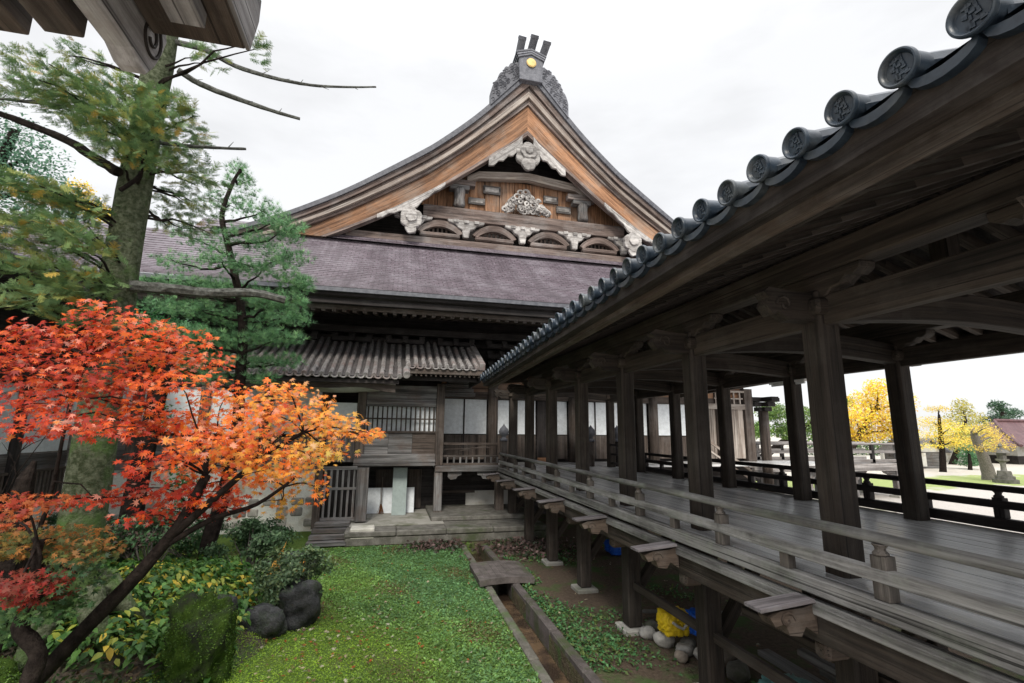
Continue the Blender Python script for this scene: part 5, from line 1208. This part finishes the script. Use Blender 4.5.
for i in range(4):
    x = 19+i*3
    for y in (22.5, 24.9):
        MB().box(x-.14, x+.14, y-.14, y+.14, 0, 1.7).build('bridge_post', WY, b2); MB().box(x-.3, x+.3, y-.3, y+.3, 0, .12).build('foot_stone', STONEP, b2)
        MB().prism([(-.9, .0), (.9, 0), (.75, -.16), (.35, -.3), (.2, -.5), (-.2, -.5), (-.35, -.3), (-.75, -.16)], lambda a, b, t, x=x: (x+a, t, 1.5+b), y-.12, y+.12).build('bridge_bracket', WY, b2)
newel(17.4, 21.9, 1.9, 'grey newel post with dark onion finial at the near corner of the pale bridge', WY)
st_ = thing('stair_rail', 'pale slanting stair rail beside the hall corner', 'stair rail', (15.4, 20.8, 2))
MB().bar((14.3, 20.1, 3.1), (16.5, 20.0, 1.7), .1, .1).build('hand_rail', WL, st_); MB().bar((14.3, 20.1, 2.7), (16.3, 20.0, 1.4), .07, .07).build('lower_rail', WL, st_); MB().box(16.4, 16.55, 19.95, 20.1, 0, 1.9).build('rail_foot', WY, st_)
# stone lantern
q = gp(1006, 483); K = .74
ln = thing('stone_lantern', 'grey stone lantern on a stepped base at the right edge of the yard', 'stone lantern', q)
for prof, z0, nm, n_ in (([(1.05, 0), (1.05, .35), (.8, .36), (.8, .65), (.62, .66), (.55, 1.1)], 0, 'base', 6), ([(.26, 1.1), (.22, 1.5), (.26, 1.9)], 0, 'shaft', 12), ([(.3, 1.9), (.55, 2.05), (.55, 2.2)], 0, 'platform', 6), ([(.36, 2.2), (.40, 2.75)], 0, 'light_box', 6), ([(.75, 2.75), (.6, 2.9), (.25, 3.2), (.12, 3.25)], 0, 'cap', 6), ([(.1, 3.25), (.2, 3.38), (.14, 3.52), (0, 3.7)], 0, 'jewel', 12)):
    MB().lathe([(r*K, z*.80) for r, z in prof], q, n_).build(nm, STONE, ln)
# red-roofed house
hs = thing('red_roof_house', 'low white house with dark red tiled roof at the right edge', 'house', (84, 47, 0))
MB().box(75.5, 92, 45, 53, 1.0, 2.3).build('wall', PLAST, hs); MB().box(75.4, 92, 44.95, 53, 0, 1.0).build('lower_wall', WH, hs); MB().box(78.5, 80.5, 44.85, 44.94, 0, 2.2).build('door', WH, hs)
mb = MB(); mb.sheet([[(74, 43.6, 2.2), (94, 43.6, 2.2)], [(77, 47, 3.9), (94, 47, 3.9)], [(79.5, 49.3, 5.4), (94, 49.3, 5.4)]], [[(0, 0, 0), (20, 0, 0)], [(0, 4, 0), (20, 4, 0)], [(0, 7, 0), (20, 7, 0)]])
mb.sheet([[(74, 55, 2.2), (74, 43.6, 2.2)], [(77, 52, 3.9), (77, 47, 3.9)], [(79.5, 49.4, 5.4), (79.5, 49.3, 5.4)]], [[(0, 0, 0), (11, 0, 0)], [(0, 4, 0), (11, 4, 0)], [(0, 7, 0), (11, 7, 0)]]); mb.build('roof', SHING2, hs)
MB().tube([(79.5, 49.3, 5.5), (94, 49.3, 5.5)], .22, 8).build('ridge', SHING2, hs); MB().tube([(74, 43.6, 2.3), (77, 47, 4.0), (79.5, 49.3, 5.5)], .18, 8).build('ridge', SHING2, hs)
# garden wall and shed
tag(MB().box(60, 76, 49.5, 49.9, 0, 1.9).build('boundary_wall', PLAST), 'low pale boundary wall behind the yellow trees', 'wall')
sh = thing('shed', 'small grey gabled shed behind the near right walkway post', 'shed', (56, 41.5, 0))
MB().box(53.5, 57.6, 40.8, 44, 0, 1.9).build('wall', WY, sh); MB().box(54.3, 55.0, 40.7, 40.79, .2, 1.6).build('door', PLAST, sh)
mb = MB(); mb.strip([(52.9, 1.75), (55.5, 3.1), (58.1, 1.75)], [(52.9, 1.6), (55.5, 2.95), (58.1, 1.6)], FX, 40.3, 44.4); mb.build('roof', IRON, sh)
MB().prism([(53.6, 1.7), (55.5, 2.9), (57.4, 1.7)], FX, 40.75, 40.85).build('gable', PLAST, sh)
# yard stones
q = gp(905, 512); tag(MB().box(19.5, 22.5, 18.2, 19.0, 0, .42).build('stone_block', STONEP, bevel=.05), 'long pale stone block on the yard beyond the far rail', 'stone block')
